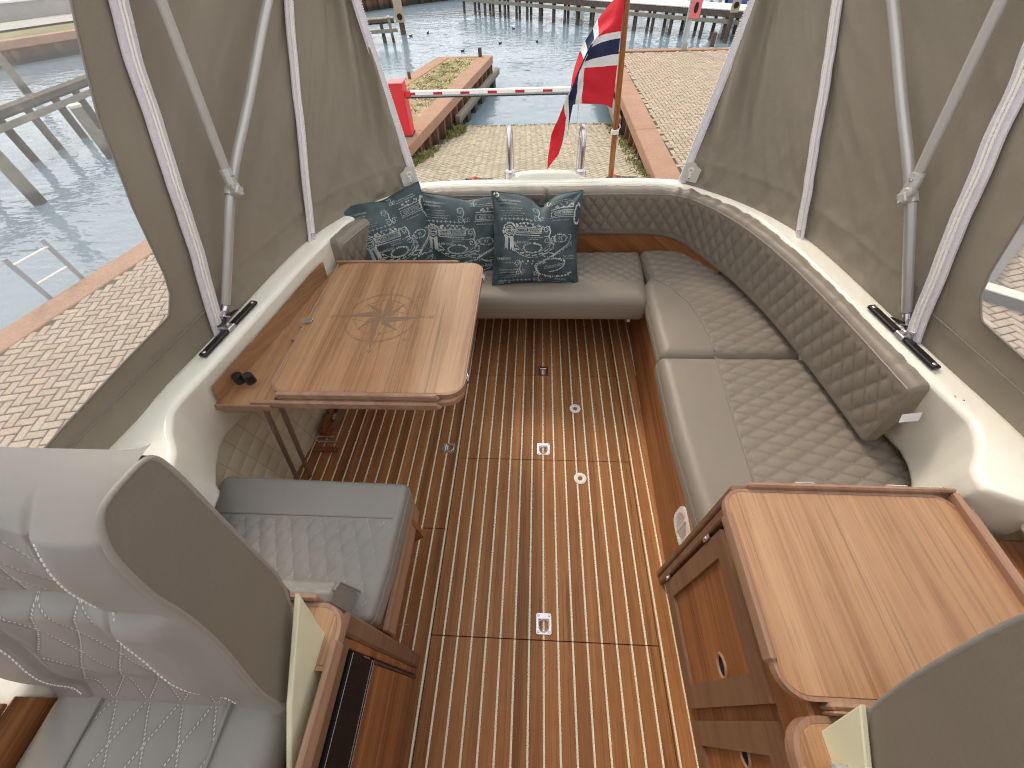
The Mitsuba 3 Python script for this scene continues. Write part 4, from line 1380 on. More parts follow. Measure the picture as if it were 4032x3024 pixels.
def pillow(label, center, ex, ey, size, depth, seed, chop=0.0, lean=(0, 0), crop=1.0, art_rot=0, grp=None):
    """A stuffed square pillow: center, width axis, height axis."""
    ex, ey = np.asarray(ex, float), np.asarray(ey, float)
    ex /= np.linalg.norm(ex)
    ey = ey - ey.dot(ex) * ex
    ey /= np.linalg.norm(ey)
    ez = np.cross(ex, ey)
    hw, hh = size[0] / 2, size[1] / 2
    r_ = np.random.default_rng(seed)
    ph = r_.random(6) * 6

    def f(a, b, front):
        """unit coordinates to pillow space"""
        e = 0.075
        x = a * (1 - e * (1 - b ** 2) * np.abs(a))
        y = b * (1 - e * (1 - a ** 2) * np.abs(b))
        th = np.clip((1 - np.abs(a) ** 2.2) * (1 - np.abs(b) ** 2.2), 0, 1) ** .55
        z = depth * th
        # creases radiating from the corners
        for i, (ca, cb) in enumerate(((-1, -1), (1, -1), (1, 1), (-1, 1))):
            da, db = a - ca, b - cb
            ang = np.arctan2(db, da)
            dist = np.hypot(da, db)
            z = z + .010 * np.sin(ang * 7 + ph[i]) * np.exp(-(dist / .55) ** 2) * np.minimum(1, th * 2.2)
        z = z + .006 * np.sin(5 * a + 2.2 * b + ph[4]) * th
        z = z * front
        dip = chop * np.exp(-((a - .08) / .28) ** 2) * np.clip((b + .2) / 1.2, 0, 1) ** 2
        y = y - dip / hh
        z = z - front * .35 * dip * np.exp(-((a - .08) / .12) ** 2) * smooth01(b, .1, .8)
        # the top corners flop, the whole sags slightly
        z = z - .03 * np.maximum(b - .55, 0) ** 2 * np.abs(a) * 2.0
        x = x + .02 * np.sin(2 * b + ph[5])
        return np.stack([x * hw, y * hh, z], -1)

    n = 90
    a, b = np.meshgrid(np.linspace(-1, 1, n), np.linspace(-1, 1, n), indexing='ij')
    M = frame(center, ex, ey, ez)
    k = thing('pillow', label, 'pillow', grp)
    front, back = grid(f(a, b, 1.0)), grid(f(a, b, -1.0), flip=True)
    shell = cat(front, back)
    shell.merge_vertices()
    part(k, 'cover', transform(shell, M), 'denim', smooth=True)
    t = np.linspace(-1, 1, 40)
    edge = np.vstack([np.c_[t, -np.ones(40)], np.c_[np.ones(38), t[1:-1]], np.c_[t[::-1], np.ones(40)], np.c_[-np.ones(38), t[::-1][1:-1]]])
    ep = f(edge[:, 0], edge[:, 1], 1.0)
    part(k, 'edge_seam', transform(tube(ep, .0035, 7, closed=True), M), 'denim', smooth=60)
    arts = cat(pillow_art(seed))
    arts = trimesh.Trimesh(arts.vertices, arts.faces, process=False)
    for _ in range(3):
        v = np.array(arts.vertices)
        fc = np.array(arts.faces)
        el = np.max([np.linalg.norm(v[fc[:, i]] - v[fc[:, (i + 1) % 3]], axis=1) for i in range(3)], 0)
        big = np.where(el > .09)[0]
        if not len(big):
            break
        arts = arts.subdivide(face_index=big)
    v = np.array(arts.vertices)[:, :2]
    for _ in range(art_rot):
        v = np.c_[-v[:, 1], v[:, 0]]
    v = np.clip(v, -.985, .985)
    h = 1e-3
    p0 = f(v[:, 0], v[:, 1], 1.0)
    nn = np.cross(f(v[:, 0] + h, v[:, 1], 1.0) - p0, f(v[:, 0], v[:, 1] + h, 1.0) - p0)
    nn /= np.linalg.norm(nn, axis=1, keepdims=True) + 1e-12
    nn[nn[:, 2] < 0] *= -1
    pr = trimesh.Trimesh(p0 + nn * .0016, arts.faces, process=False)
    part(k, 'print', transform(pr, M), 'pillow_print', smooth=True, label='pale lettering, ribbons and floral ornaments printed on the cover')
    return k


pillow('blue printed pillow standing nearest, with a V notch in its top edge', (.0, 1.665, .632), (.40, .02, -.01), (.0, .20, .34), (.40, .40), .070, 11, chop=.045)
pillow('blue printed pillow in the middle of the three, half behind the table corner', (-.345, 1.745, .588), (.42, .005, -.02), (.02, .14, .36), (.44, .40), .065, 23, chop=.012, art_rot=0)
pillow('blue printed pillow leaning in the port corner, leftmost of the three', (-.645, 1.660, .628), (.36, .24, .02), (-.03, .14, .36), (.40, .40), .065, 37, chop=.012, art_rot=0)

# ================================================================== canopy
ZB, ZT = .785, 1.45
CB = np.array([(.600, 1.878), (.73, 1.77), (.86, 1.60), (.945, 1.40), (1.003, 1.10), (1.038, .872)])
CTp = np.array([(.735, 2.03), (.80, 1.98), (.845, 1.88), (.88, 1.765), (.94, 1.42), (.99, 1.135)])


def canvas_pt(s, t):
    """aft canvas: s 0 (aft edge) .. 1 (front zip), t 0 at the coaming, 1 at 1.45 m; returns (offset, y, z)"""
    b, c = curve(CB, s), curve(CTp, s)
    tt = np.minimum(t, 1.0) + np.maximum(t - 1, 0) * .9
    p = b + (c - b) * tt[..., None]
    over = np.maximum(t - .8, 0)
    p = p - np.stack([.16 * over ** 2, .05 * over ** 2], -1)
    return np.stack([p[..., 0], p[..., 1], ZB + (ZT - ZB) * t], -1)


def fwd_off(y, z):
    t = (z - ZB) / (ZT - ZB)
    b = np.interp(y, [-.9, .44, .62, .872, 1.2], [1.12, 1.078, 1.062, 1.03, .985])
    c = np.interp(y, [-.9, .45, .75, 1.135, 1.4], [1.05, 1.02, 1.0, .985, .972])
    return b + (c - b) * t - .16 * np.maximum(t - .8, 0) ** 2


can = thing('canopy', 'taupe canvas cockpit canopy with white zips, opened at the stern', 'canopy')
TT = 1.62
for sgn, sd in ((-1, 'port'), (1, 'starboard')):
    n1, n2 = 170, 130
    s, t = np.meshgrid(np.linspace(0, 1, n1), np.linspace(-.07, TT, n2), indexing='ij')
    P = canvas_pt(s, t)
    nx_ = np.cross(np.gradient(P, axis=0), np.gradient(P, axis=1))
    nx_ /= np.linalg.norm(nx_, axis=2, keepdims=True) + 1e-12
    q = np.stack([s * 9 + 3 * t, s * 0 + t * 1.4, s * 0 + sgn * 3], -1)
    wr = (meshkit.fbm(q, 4, 5) - .5) * .042 * (1 - .35 * s)
    drape = .022 * np.sin(s * 34 + 5 * t + 2 * sgn) * np.exp(-((s - .12) / .16) ** 2) * smooth01(t, .0, .5)
    pucker = .008 * np.sin(s * 60 + 9 * t) * np.exp(-(t / .12) ** 2) * np.exp(-((s - .12) / .25) ** 2)
    fine = (meshkit.fbm(np.stack([s * 26, t * 12 - s * 8, s * 0 + sgn], -1), 3, 9) - .5) * .011 * np.exp(-(t / .45) ** 2)
    pin = smooth01(s, 0, .03) * smooth01(1 - s, 0, .03) * smooth01(t, 0, .03)
    hem = .003 * np.exp(-((t - .13 - .02 * s) / .012) ** 2)
    P = P + nx_ * ((wr + drape + pucker + fine) * pin + hem)[..., None]
    P[..., 0] = XC + sgn * P[..., 0]
    # keep the side panel out of the zip at s = .55: two canvas panels
    cut = int(round(.585 * (n1 - 1)))
    part(can, 'canvas_panel', grid(P[:cut + 1]), 'canvas', smooth=True, label='%s aft canvas panel beside the stern opening' % sd)
    part(can, 'canvas_panel', grid(P[cut:]), 'canvas', smooth=True, label='%s canvas panel between the two zips' % sd)

    # forward panel with a clear window
    zt = ZB + (ZT - ZB) * TT
    def zipy(z):
        return .872 + (1.135 - .872) * (z - ZB) / (ZT - ZB)
    pan = Polygon([(-.9, ZB - .06), (.850, ZB - .055), (zipy(zt), zt), (-.9, zt)])
    win = round_poly([(-.7, .84), (.0, .868), (.38, .902), (.79, .922), (.832, .965), (.853, 1.013), (.892, 1.168), (.953, 1.332), (1.05, 1.511), (1.13, 1.66), (1.17, 1.75), (-.7, 1.75)], .03, 8)
    P2, tri, _ = planar(pan.difference(win), .022)
    D = shapely.distance(shapely.points(P2[:, 0], P2[:, 1]), pan.exterior)
    dw = shapely.distance(shapely.points(P2[:, 0], P2[:, 1]), win)
    off = fwd_off(P2[:, 0], P2[:, 1]) + (meshkit.fbm(np.c_[P2 * [3.5, 2.2], np.full(len(P2), sgn * 2.0)], 4, 3) - .5) * .042 * smooth01(D, 0, .06) * smooth01(dw, 0, .03)
    off = off - .003 * np.exp(-((P2[:, 1] - .862) / .006) ** 2) - .0022 * np.exp(-((dw - .022) / .004) ** 2)
    V = np.c_[XC + sgn * off, P2]
    part(can, 'canvas_panel', trimesh.Trimesh(V, tri if sgn > 0 else tri[:, ::-1], process=False), 'canvas', smooth=True, label='%s forward canvas panel round the clear window' % sd)
    P3, tri3, _ = planar(win.buffer(.004), .05)
    off = fwd_off(P3[:, 0], P3[:, 1]) + .004 + .008 * (meshkit.noise(np.c_[P3 * 3, np.full(len(P3), 4.0)]) - .5)
    part(can, 'window', trimesh.Trimesh(np.c_[XC + sgn * off, P3], tri3, process=False), 'vinyl_pane', smooth=True, label='clear flexible window in the %s side' % sd)
    ring = densify(win.exterior.coords, .02)[:-1]
    o = fwd_off(ring[:, 0], ring[:, 1])
    part(can, 'window_hem', tube(np.c_[XC + sgn * (o - .001), ring], .0026, 6, closed=True), 'piping', smooth=60)
    # stitched hem along the bottom
    for a, b, zz_ in ((-.8, .885, .862),):
        yy_ = np.linspace(a, b, 60)
        part(can, 'hem_seam', tube(np.c_[XC + sgn * (fwd_off(yy_, zz_) - .005), yy_, np.full(60, zz_)], .0018, 6), 'piping', smooth=60)

    # zips
    def zipper(line, width, wob, seed):
        k = key_for('zip', can)
        n = len(line)
        tl = np.r_[0, np.cumsum(np.linalg.norm(np.diff(line, axis=0), axis=1))]
        tg_ = np.gradient(line, axis=0)
        tg_ /= np.linalg.norm(tg_, axis=1, keepdims=True)
        nor = np.array([-sgn, -.18, .05])
        nor = nor - (tg_ @ nor)[:, None] * tg_
        nor /= np.linalg.norm(nor, axis=1, keepdims=True)
        bi = np.cross(tg_, nor)
        w_ = wob * (meshkit.noise(np.c_[tl * 12, np.full(n, seed), np.zeros(n)]) - .5)
        c = line + nor * .007 + bi * w_[:, None]
        prof_ = [(-1, -.004), (-.97, .001), (-.55, .0015), (-.30, .0015), (-.24, .0042), (-.17, .0042), (-.13, .0015), (.13, .0015), (.17, .0042), (.24, .0042), (.30, .0015), (.55, .0015), (.97, .001), (1, -.004)]
        ww = meshkit.noise(np.c_[tl * 25, np.full(n, seed + 3.3), np.zeros(n)]) - .5
        G = np.stack([c + bi * (a * width / 2) + nor * (h_ + .003 * ww * abs(a))[:, None] for a, h_ in prof_], 1)
        part(k, 'tape', grid(G, flip=sgn < 0), 'zip_tape', smooth=50)
        part(k, 'cord', tube((c + bi * (-.205 * width / 2) + nor * .0045)[::2], .0030, 6), 'zip_coil', smooth=60)
        part(k, 'cord', tube((c + bi * (.205 * width / 2) + nor * .0045)[::2], .0030, 6), 'zip_coil', smooth=60)
        # coil: many small teeth across the middle
        m_ = int(tl[-1] / .0048)
        teeth = []
        cube_ = trimesh.creation.box((1, 1, 1))
        l_ = np.linspace(.004, tl[-1], m_)
        pos = np.stack([np.interp(l_, tl, c[:, j]) for j in range(3)], 1)
        tt_ = np.stack([np.interp(l_, tl, tg_[:, j]) for j in range(3)], 1)
        nn_ = np.stack([np.interp(l_, tl, nor[:, j]) for j in range(3)], 1)
        bb_ = np.cross(tt_, nn_)
        cv = np.array(cube_.vertices)
        Vv = pos[:, None] + nn_[:, None] * .0022 + tt_[:, None] * (cv[None, :, 0:1] * .0030) + bb_[:, None] * (cv[None, :, 1:2] * .0075) + nn_[:, None] * (cv[None, :, 2:3] * .0026)
        Ff = (np.array(cube_.faces)[None] + (np.arange(m_) * 8)[:, None, None]).reshape(-1, 3)
        part(k, 'coil', trimesh.Trimesh(Vv.reshape(-1, 3), Ff, process=False), 'zip_coil', smooth=False)
        # slider and pull at the foot
        p, t0, n0, b0 = c[2], tg_[2], nor[2], bi[2]
        def bx(cu, cv_, cw, su, sv, sw):
            m = cbox(-su, su, -sv, sv, -sw, sw, .0012)
            return transform(m, frame(p + b0 * cu + t0 * cv_ + n0 * cw, b0, t0, n0))
        part(k, 'slider', cat(bx(0, .0, .006, .0075, .011, .004), bx(0, -.014, .009, .004, .012, .0012)), 'steel')
        return k

    tq = np.linspace(-0.015, TT, 120)
    zl = canvas_pt(np.full(120, .585), tq)
    zl[:, 0] = XC + sgn * (zl[:, 0] - .006)
    zipper(zl, .038, .003, 1 + sgn)
    z_ = ZB + (ZT - ZB) * np.linspace(-.01, TT, 140)
    y_ = zipy(z_) + .002
    zl = np.c_[XC + sgn * (fwd_off(y_, z_) - .008), y_, z_]
    zipper(zl, .042, .004, 5 + sgn)
    # half zip along the aft edge
    k = key_for('edge_zip', can)
    el = canvas_pt(np.full(120, 0.0), np.linspace(0, TT, 120))
    el[:, 0] = XC + sgn * el[:, 0]
    e2 = canvas_pt(np.full(120, .055), np.linspace(0, TT, 120))
    e2[:, 0] = XC + sgn * e2[:, 0]
    d_ = e2 - el
    d_ /= np.linalg.norm(d_, axis=1, keepdims=True)
    nv_ = np.array([-sgn * .4, -.9, 0])
    G = np.stack([el + d_ * a + nv_ * h_ for a, h_ in ((-.012, .0015), (-.010, .004), (0.0, .005), (.006, .0058), (.007, .0075), (.013, .0075), (.014, .005), (.020, .004))], 1)
    part(k, 'tape', grid(G), 'zip_tape', smooth=50)
    m_ = int(1.2 / .0075)
    tt_ = np.linspace(0, TT, m_)
    pos = canvas_pt(np.zeros(m_), tt_)
    pos[:, 0] = XC + sgn * pos[:, 0]
    dd = np.stack([np.interp(tt_, np.linspace(0, TT, 120), d_[:, j]) for j in range(3)], 1)
    part(k, 'teeth', cat([cbox(*(np.repeat(p - q_ * .0125 + nv_ * .004, 2) + np.array([-1, 1, -1, 1, -1, 1]) * .0021), .0005) for p, q_ in zip(pos, dd)]), 'zip_coil', smooth=False)
    # clear reinforcing tab with a white turn ring at the foot of the edge
    o = pos[1] + np.array([0, 0, .004])
    ex_, ez_ = d_[3], np.array([0, 0.06, 1.0])
    ez_ = ez_ / np.linalg.norm(ez_)
    ny_ = np.cross(ex_, ez_)
    ny_ *= -np.sign(ny_[1])
    F_ = frame(o + ny_ * .012, ex_, ez_, ny_)
    tp = round_poly([(.000, .0), (.066, .002), (.072, .058), (.052, .066), (.042, .078), (.018, .078), (.004, .070)], .004)
    kk = key_for('corner_tab', can)
    put(kk, transform(prism(tp, 'z', 0, .0012), F_), 'clear_tab')
    th = np.linspace(0, 2 * PI, 24)[:-1]
    part(kk, 'ring', transform(tube(np.c_[.032 + .0095 * np.cos(th), .046 + .0095 * np.sin(th), np.full(23, .003)], .0026, 7, closed=True), F_), 'white_plastic')
    part(kk, 'pull', transform(cat(cbox(.028, .036, .012, .040, .0015, .0045, .001), cbox(.027, .037, .010, .020, .0045, .0065, .001)), F_), 'white_plastic')
    part(kk, 'hole', transform(cbox(.029, .035, .012, .017, .0066, .0068, .0001), F_), 'dark_gap', smooth=False)

# ---- roof of the canopy
ny, nx2 = 60, 50
yy_, xx_ = np.meshgrid(np.linspace(-.9, 1.45, ny), np.linspace(-1, 1, nx2), indexing='ij')
zt = ZB + (ZT - ZB) * TT
hw_ = np.interp(yy_, [-.9, 1.3, 1.9], [.90, .86, .80])
P = np.stack([XC + xx_ * hw_, yy_, zt - .02 + .12 * (1 - xx_ ** 2) + 0 * xx_], -1)
ROOF = False
if ROOF:
    part(can, 'canvas_roof', grid(P), 'canvas', smooth=True)

# ---- canopy frame: aluminium bows and braces
cf_ = thing('tube_bow', 'jointed aluminium tube bows holding up the canvas canopy', 'canopy bow')
for sgn in (-1, 1):
    if sgn < 0:
        b0, j0, t0, br = (-.956, .936, .836), (-.878, 1.120, 1.098), (-.805, 1.60, 1.446), (-.868, 1.20, 1.494)
    else:
        b0, j0, t0, br = (1.068, .945, .812), (.992, 1.108, 1.067), (.912, 1.475, 1.415), (.988, 1.205, 1.442)
    b0, j0, t0, br = map(np.array, (b0, j0, t0, br))
    up_ = t0 + (t0 - j0) * .9 + np.array([-sgn * .10, -.1, -.05])
    bow = spline([b0 + (b0 - j0) * -.02, j0 * .5 + b0 * .5, j0, j0 * .5 + t0 * .5, t0, up_], 60)
    part(cf_, 'bow_tube', tube(bow, .0127, 16), 'pole_paint', smooth=60)
    d_ = (br - j0) / np.linalg.norm(br - j0)
    part(cf_, 'brace_tube', tube([j0 + d_ * .045 + np.array([-sgn * .012, 0, 0]), j0 + d_ * .9 + np.array([-sgn * .03, 0, 0])], .0115, 16), 'pole_grey', smooth=60)
    # clamp with screws
    bd = bow[23] - bow[21]
    bd /= np.linalg.norm(bd)
    k = key_for('clamp', cf_)
    inn = np.array([-sgn, -.5, .1])
    inn -= inn.dot(bd) * bd
    inn /= np.linalg.norm(inn)
    side = np.cross(bd, inn)
    jc = bow[np.argmin(np.linalg.norm(bow - j0, axis=1))]
    m = transform(lathe([(.0135, -.014), (.0165, -.013), (.0165, .013), (.0135, .014)], (0, 0, 0), 20), frame(jc, inn, side, bd))
    e1 = transform(cbox(-.009, .030, -.010, .010, -.013, .013, .003), frame(jc + inn * .010, inn, side, bd))
    put(k, cat(m, e1), 'pole_paint')
    dd = d_ - d_.dot(inn) * inn
    dd /= np.linalg.norm(dd)
    s2 = np.cross(dd, inn)
    hp = j0 + d_ * .045 + np.array([-sgn * .012, 0, 0])
    part(k, 'socket', transform(cat(lathe([(.0001, -.034), (.0135, -.032), (.0155, -.024), (.0155, .016), (.013, .018)], (0, 0, 0), 18)), frame(hp, inn, s2, np.cross(inn, s2) * -1 if False else dd)), 'pole_paint')
    part(k, 'boss', transform(lathe([(.0001, .013), (.010, .012), (.0135, .009), (.0135, -.012)], (0, 0, 0), 20), frame(jc + dd * .012 + inn * .022, s2, dd, inn)), 'pole_grey')
    for q in (jc + side * .0 + inn * .041 - dd * .010, hp + inn * .015):
        part(k, 'screw', transform(lathe([(.0001, .004), (.0035, .0035), (.005, .001), (.005, -.002)], (0, 0, 0), 12), frame(q, side, bd, inn)), 'steel')
    # foot: eye end, fork and levers over the track
    fk = key_for('foot', cf_)
    put(fk, transform(lathe([(.0001, .0), (.0105, .0), (.0105, -.016), (.007, -.020), (.0055, -.034), (.0001, -.036)], (0, 0, 0), 18), frame(b0, side, inn, bd)), 'steel')
    ft_ = b0 - bd * .03
    part(fk, 'fork', cat(tube([ft_ + [0, .012, 0], ft_ + [0, .004, .012], ft_ + [0, -.010, .006], ft_ + [0, -.012, -.012]], .0038, 8), rod(ft_ + [-sgn * .018, 0, -.004], ft_ + [sgn * .018, 0, -.004], .003, 8)), 'steel')
    part(fk, 'lever', cat(tube([ft_ + [0, -.005, -.010], ft_ + [-sgn * .012, -.030, -.006], ft_ + [-sgn * .004, -.048, -.004]], [.007, .0045, .0025], 8), tube([ft_ + [-sgn * .004, .008, -.008], ft_ + [-sgn * .022, .022, -.002], ft_ + [-sgn * .034, .026, .002]], [.0065, .004, .002], 8)), 'black_plastic')
    # slide track on the coaming
    ta, tb_ = (np.array([-.927, 1.018, .784]), np.array([-.966, .766, .784])) if sgn < 0 else (np.array([1.014, 1.008, .784]), np.array([1.050, .752, .784]))
    tk = thing('slide_track', 'black slide track on the %s coaming under the canopy tube foot' % ('port' if sgn < 0 else 'starboard'), 'track')
    td = (tb_ - ta) / np.linalg.norm(tb_ - ta)
    L_ = np.linalg.norm(tb_ - ta)
    FR = frame(ta, td, np.cross([0, 0, 1], td), [0, 0, 1])
    part(tk, 'rail', transform(cat(cbox(0, L_ * .44, -.0105, .0105, 0, .011, .002), cbox(L_ * .58, L_, -.0105, .0105, 0, .011, .002), cbox(.01, L_ - .01, -.006, .006, 0, .006, .001)), FR), 'black_plastic')
    part(tk, 'slide', transform(cat(cbox(L_ * .45, L_ * .57, -.0125, .0125, .0015, .014, .002), cbox(L_ * .49, L_ * .53, -.006, .006, .014, .024, .002)), FR), 'brushed')
    for u_ in (.012, L_ - .012):
        part(tk, 'screw', transform(lathe([(.0001, .0138), (.004, .0130), (.006, .0112)], (u_, 0, 0), 14), FR), 'steel')
# ================================================================== stern: flag, staff, grab rails, lines
fp = thing('flagstaff', 'varnished wooden flagstaff leaning at the stern', 'flagpole')
pa, pb_ = np.array([.385, 2.11, .45]), np.array([.311, 2.115, 1.72])
part(fp, 'staff', tube([pa, pa + (pb_ - pa) * .5, pb_], [.0135, .0125, .010], 16), 'varnish', smooth=60)
dv = (pb_ - pa) / np.linalg.norm(pb_ - pa)
sc_ = pa + dv * .465
th = np.linspace(0, 6 * PI, 70)
part(fp, 'cord_wrap', cat(tube(np.c_[sc_[0] + .0148 * np.cos(th), sc_[1] + .0148 * np.sin(th), sc_[2] - .010 + .020 * th / th[-1]], .0035, 7), tube([sc_ + [.012, -.008, .008], sc_ + [.020, -.010, .022], sc_ + [.014, -.012, .034]], .0028, 6)), 'rope_white', smooth=60, label='white cord lashed round the staff')
part(fp, 'socket', lathe([(.024, .664), (.024, .68), (.018, .70), (.015, .705)], (.3725, 2.11, 0), 18), 'steel')
flag_u = [0, 6, 7, 9, 10, 16, 22]
flag_v = [0, 6, 7, 9, 10, 13, 16]
FLAG = np.array([
    [(0.329, 2.1, 1.01), (0.326, 2.1, 1.164), (0.324, 2.1, 1.201), (0.323, 2.1, 1.25), (0.322, 2.1, 1.271), (0.321, 2.1, 1.327), (0.32, 2.1, 1.378)],
    [(0.191, 2.07, 1.04), (0.187, 2.06, 1.165), (0.189, 2.06, 1.186), (0.207, 2.06, 1.231), (0.221, 2.06, 1.259), (0.237, 2.11, 1.267), (0.236, 2.165, 1.301)],
    [(0.162, 2.075, 1.035), (0.164, 2.05, 1.139), (0.168, 2.05, 1.165), (0.189, 2.05, 1.214), (0.207, 2.05, 1.244), (0.223, 2.11, 1.243), (0.219, 2.165, 1.273)],
    [(0.121, 2.09, 1.017), (0.137, 2.07, 1.082), (0.144, 2.06, 1.105), (0.178, 2.06, 1.173), (0.197, 2.06, 1.212), (0.202, 2.11, 1.205), (0.189, 2.165, 1.233)],
    [(0.098, 2.1, 0.985), (0.116, 2.08, 1.043), (0.132, 2.07, 1.076), (0.17, 2.07, 1.153), (0.19, 2.08, 1.183), (0.189, 2.11, 1.178), (0.171, 2.165, 1.203)],
    [(0.057, 2.09, 0.878), (0.126, 2.1, 0.938), (0.142, 2.11, 0.953), (0.152, 2.12, 0.987), (0.157, 2.13, 1.043), (0.15, 2.11, 1.071), (0.145, 2.165, 1.092)],
    [(0.05, 2.08, 0.761), (0.1, 2.1, 0.82), (0.115, 2.115, 0.831), (0.125, 2.13, 0.85), (0.131, 2.14, 0.88), (0.125, 2.11, 0.954), (0.141, 2.165, 1.035)]])
gu, gv = np.linspace(0, 22, 110), np.linspace(0, 16, 90)
A = PchipInterpolator(flag_u, FLAG, axis=0)(gu)
A = PchipInterpolator(flag_v, A, axis=1)(gv)
ug, vg = np.meshgrid(gu, gv, indexing='ij')
rip = .006 * np.sin(.9 * ug + .35 * vg) * smooth01(ug, 0, 3) + .004 * np.sin(1.7 * vg - .6 * ug) * smooth01(ug, 1, 5)
A[..., 1] += rip
A[..., 0] += .3 * rip
single('flag', grid(A), 'flag_cloth', 'red flag with white edged dark blue cross hanging from the flagstaff', 'flag', smooth=True, uv=np.stack([ug, vg], -1).reshape(-1, 2))
single('halyard', tube([(.18, 2.1, 1.03), (.178, 2.10, .90), (.180, 2.10, .77)], .0016, 6), 'rope_white', 'thin grey halyard hanging below the flag', 'rope')


def grab(label, x, r=.0115):
    k = thing('grab_rail', label, 'grab rail', 'grab rails on the stern')
    th_ = np.linspace(0, PI, 18)
    y0, y1, z0, zt_ = 1.968, 2.10, .745, .895
    pts = [(x, y0, z0)] + [(x, (y0 + y1) / 2 - (y1 - y0) / 2 * math.cos(a), zt_ + .065 * math.sin(a)) for a in th_] + [(x, y1, .30)]
    part(k, 'tube', tube(densify(pts, .02), r, 16), 'steel', smooth=60)
    part(k, 'base', lathe([(.024, .755), (.024, .806), (.017, .812), (.0116, .814)], (x, y0, 0), 20), 'steel')
    return k


grab('polished steel grab rail on the stern, left of the flag', -.128)
grab('polished steel grab rail on the stern, beside the flagstaff', .203)
part(boat, 'stern_deck', cbox(-.6, .69, 2.0, 2.14, .60, .664, .02), 'gelcoat')
for sx, x, nm in ((1, -.29, 'left'), (-1, .41, 'right')):
    k = thing('mooring_line', 'orange and dark blue mooring line coiled on a stern cleat, %s of the grab rails' % nm, 'rope')
    for j, (mt, r0) in enumerate((('navy_rope', .050), ('navy_rope', .040), ('rope_white', .030), ('orange_rope', .034))):
        th_ = np.linspace(0, 2 * PI, 26)[:-1]
        part(k, 'turn', tube(np.c_[x + r0 * np.cos(th_), 2.065 + .6 * r0 * np.sin(th_),     .688 + .011 * j + .010 * np.cos(th_ + j)], .008, 8, closed=True), mt, smooth=60)
    part(k, 'cleat', cat(rod((x - .07, 2.06, .728), (x + .07, 2.06, .728), .007), rod((x - .02, 2.06, .69), (x - .02, 2.06, .728), .007), rod((x + .02, 2.06, .69), (x + .02, 2.06, .728), .007)), 'black_plastic')

# ================================================================== the harbour
ZQ, ZW = -1.80, -2.70
wt_ = struct('water', 'pale grey blue harbour water')
put(wt_, trimesh.Trimesh([(-400, -300, ZW), (400, -300, ZW), (400, 500, ZW), (-400, 500, ZW)], [[0, 1, 2], [0, 2, 3]], process=False), 'water_surface', smooth=False)
put(struct('harbour_bed'), trimesh.Trimesh([(-420, -320, ZW - 1.5), (420, -320, ZW - 1.5), (420, 520, ZW - 1.5), (-420, 520, ZW - 1.5)], [[0, 1, 2], [0, 2, 3]], process=False), 'concrete', smooth=False)


def edge_left(y):
    return -7.1 + .236 * (y - 3.6)


def wall_left(y):      # inner face of the left ramp wall
    return -2.88 + .148 * (y - 9.9)


WR = 2.25


def ramp_z(y):
    return np.where(np.asarray(y) < 7.2, ZQ, ZQ - .132 * (np.asarray(y) - 7.2))


left_quay = Polygon([(edge_left(-6) + .45, -6), (-1.9, -6), (-1.9, 7.5), (wall_left(7.5) - .45, 7.5), (wall_left(11.2) - .45, 11.2), (edge_left(11.2) + .45, 11.2)])
pier = Polygon([(edge_left(11.2) + .45, 11.2), (wall_left(11.2) - .45, 11.2), (wall_left(18.2) - .45, 18.0), (edge_left(18.2) + .45, 18.0)])
right_quay = Polygon([(-1.9, -6), (40, -6), (40, 17.0), (WR + .48, 18.1), (WR + .48, 7.2), (-1.9, 7.2)])
qb = struct('quay', 'block paved quay around the slipway')
put(qb, cat(prism(left_quay, 'z', -3.0, ZQ - .016), prism(Polygon([(-1.9, -6), (40, -6), (40, 17.0), (WR + .48, 18.1), (WR + .48, 7.2), (-1.9, 7.2)]), 'z', -3.0, ZQ - .0165)), 'joint_sand', smooth=False)
pg = struct('pier', 'weedy paved top of the pier left of the slipway')
xs_, ys_ = np.meshgrid(np.linspace(-5.4, -1.6, 90), np.linspace(11.2, 18.1, 150), indexing='ij')
P2, tri, _ = planar(pier, .09)
zz_ = ZQ - .01 + .02 * meshkit.fbm(np.c_[P2 * 4, np.zeros(len(P2))], 3)
put(pg, trimesh.Trimesh(np.c_[P2, zz_], tri, process=False), 'pier_ground', smooth=True)
sl_ = struct('slipway', 'sloping paved slipway running down into the water')
ra = [(-3.6, 7.0), (2.6, 7.0), (2.6, 17.5), (-2.0, 17.5)]
put(sl_, hexa([(x, y, float(ramp_z(y)) - .016) for x, y in ra] + [(x, y, float(ramp_z(y)) - .5) for x, y in ra]), 'joint_sand', smooth=False)

# ---- pavers: real blocks in herringbone
BW, BH = .105, .21


def brick_mesh(seed):
    r_ = np.random.default_rng(seed)
    w, h, c, z = BW / 2 - .0088, BH / 2 - .0088, .006, .005
    j = r_.normal(0, .0012, 8)
    V = [(-w, -h, -.03), (w, -h, -.03), (w, h, -.03), (-w, h, -.03), (-w, -h, -z), (w, -h, -z), (w, h, -z), (-w, h, -z),
         (-w + c, -h + c, j[0]), (w - c, -h + c, j[1]), (w - c, h - c, j[2]), (-w + c, h - c, j[3])]
    F = []
    for a in (0, 4):
        for i in range(4):
            b = (i + 1) % 4
            F += [[a + i, a + b, a + 4 + b], [a + i, a + 4 + b, a + 4 + i]]
    F += [[8, 9, 10], [8, 10, 11]]
    return np.array(V, float), np.array(F)


BRICKS = [brick_mesh(s) for s in range(4)]


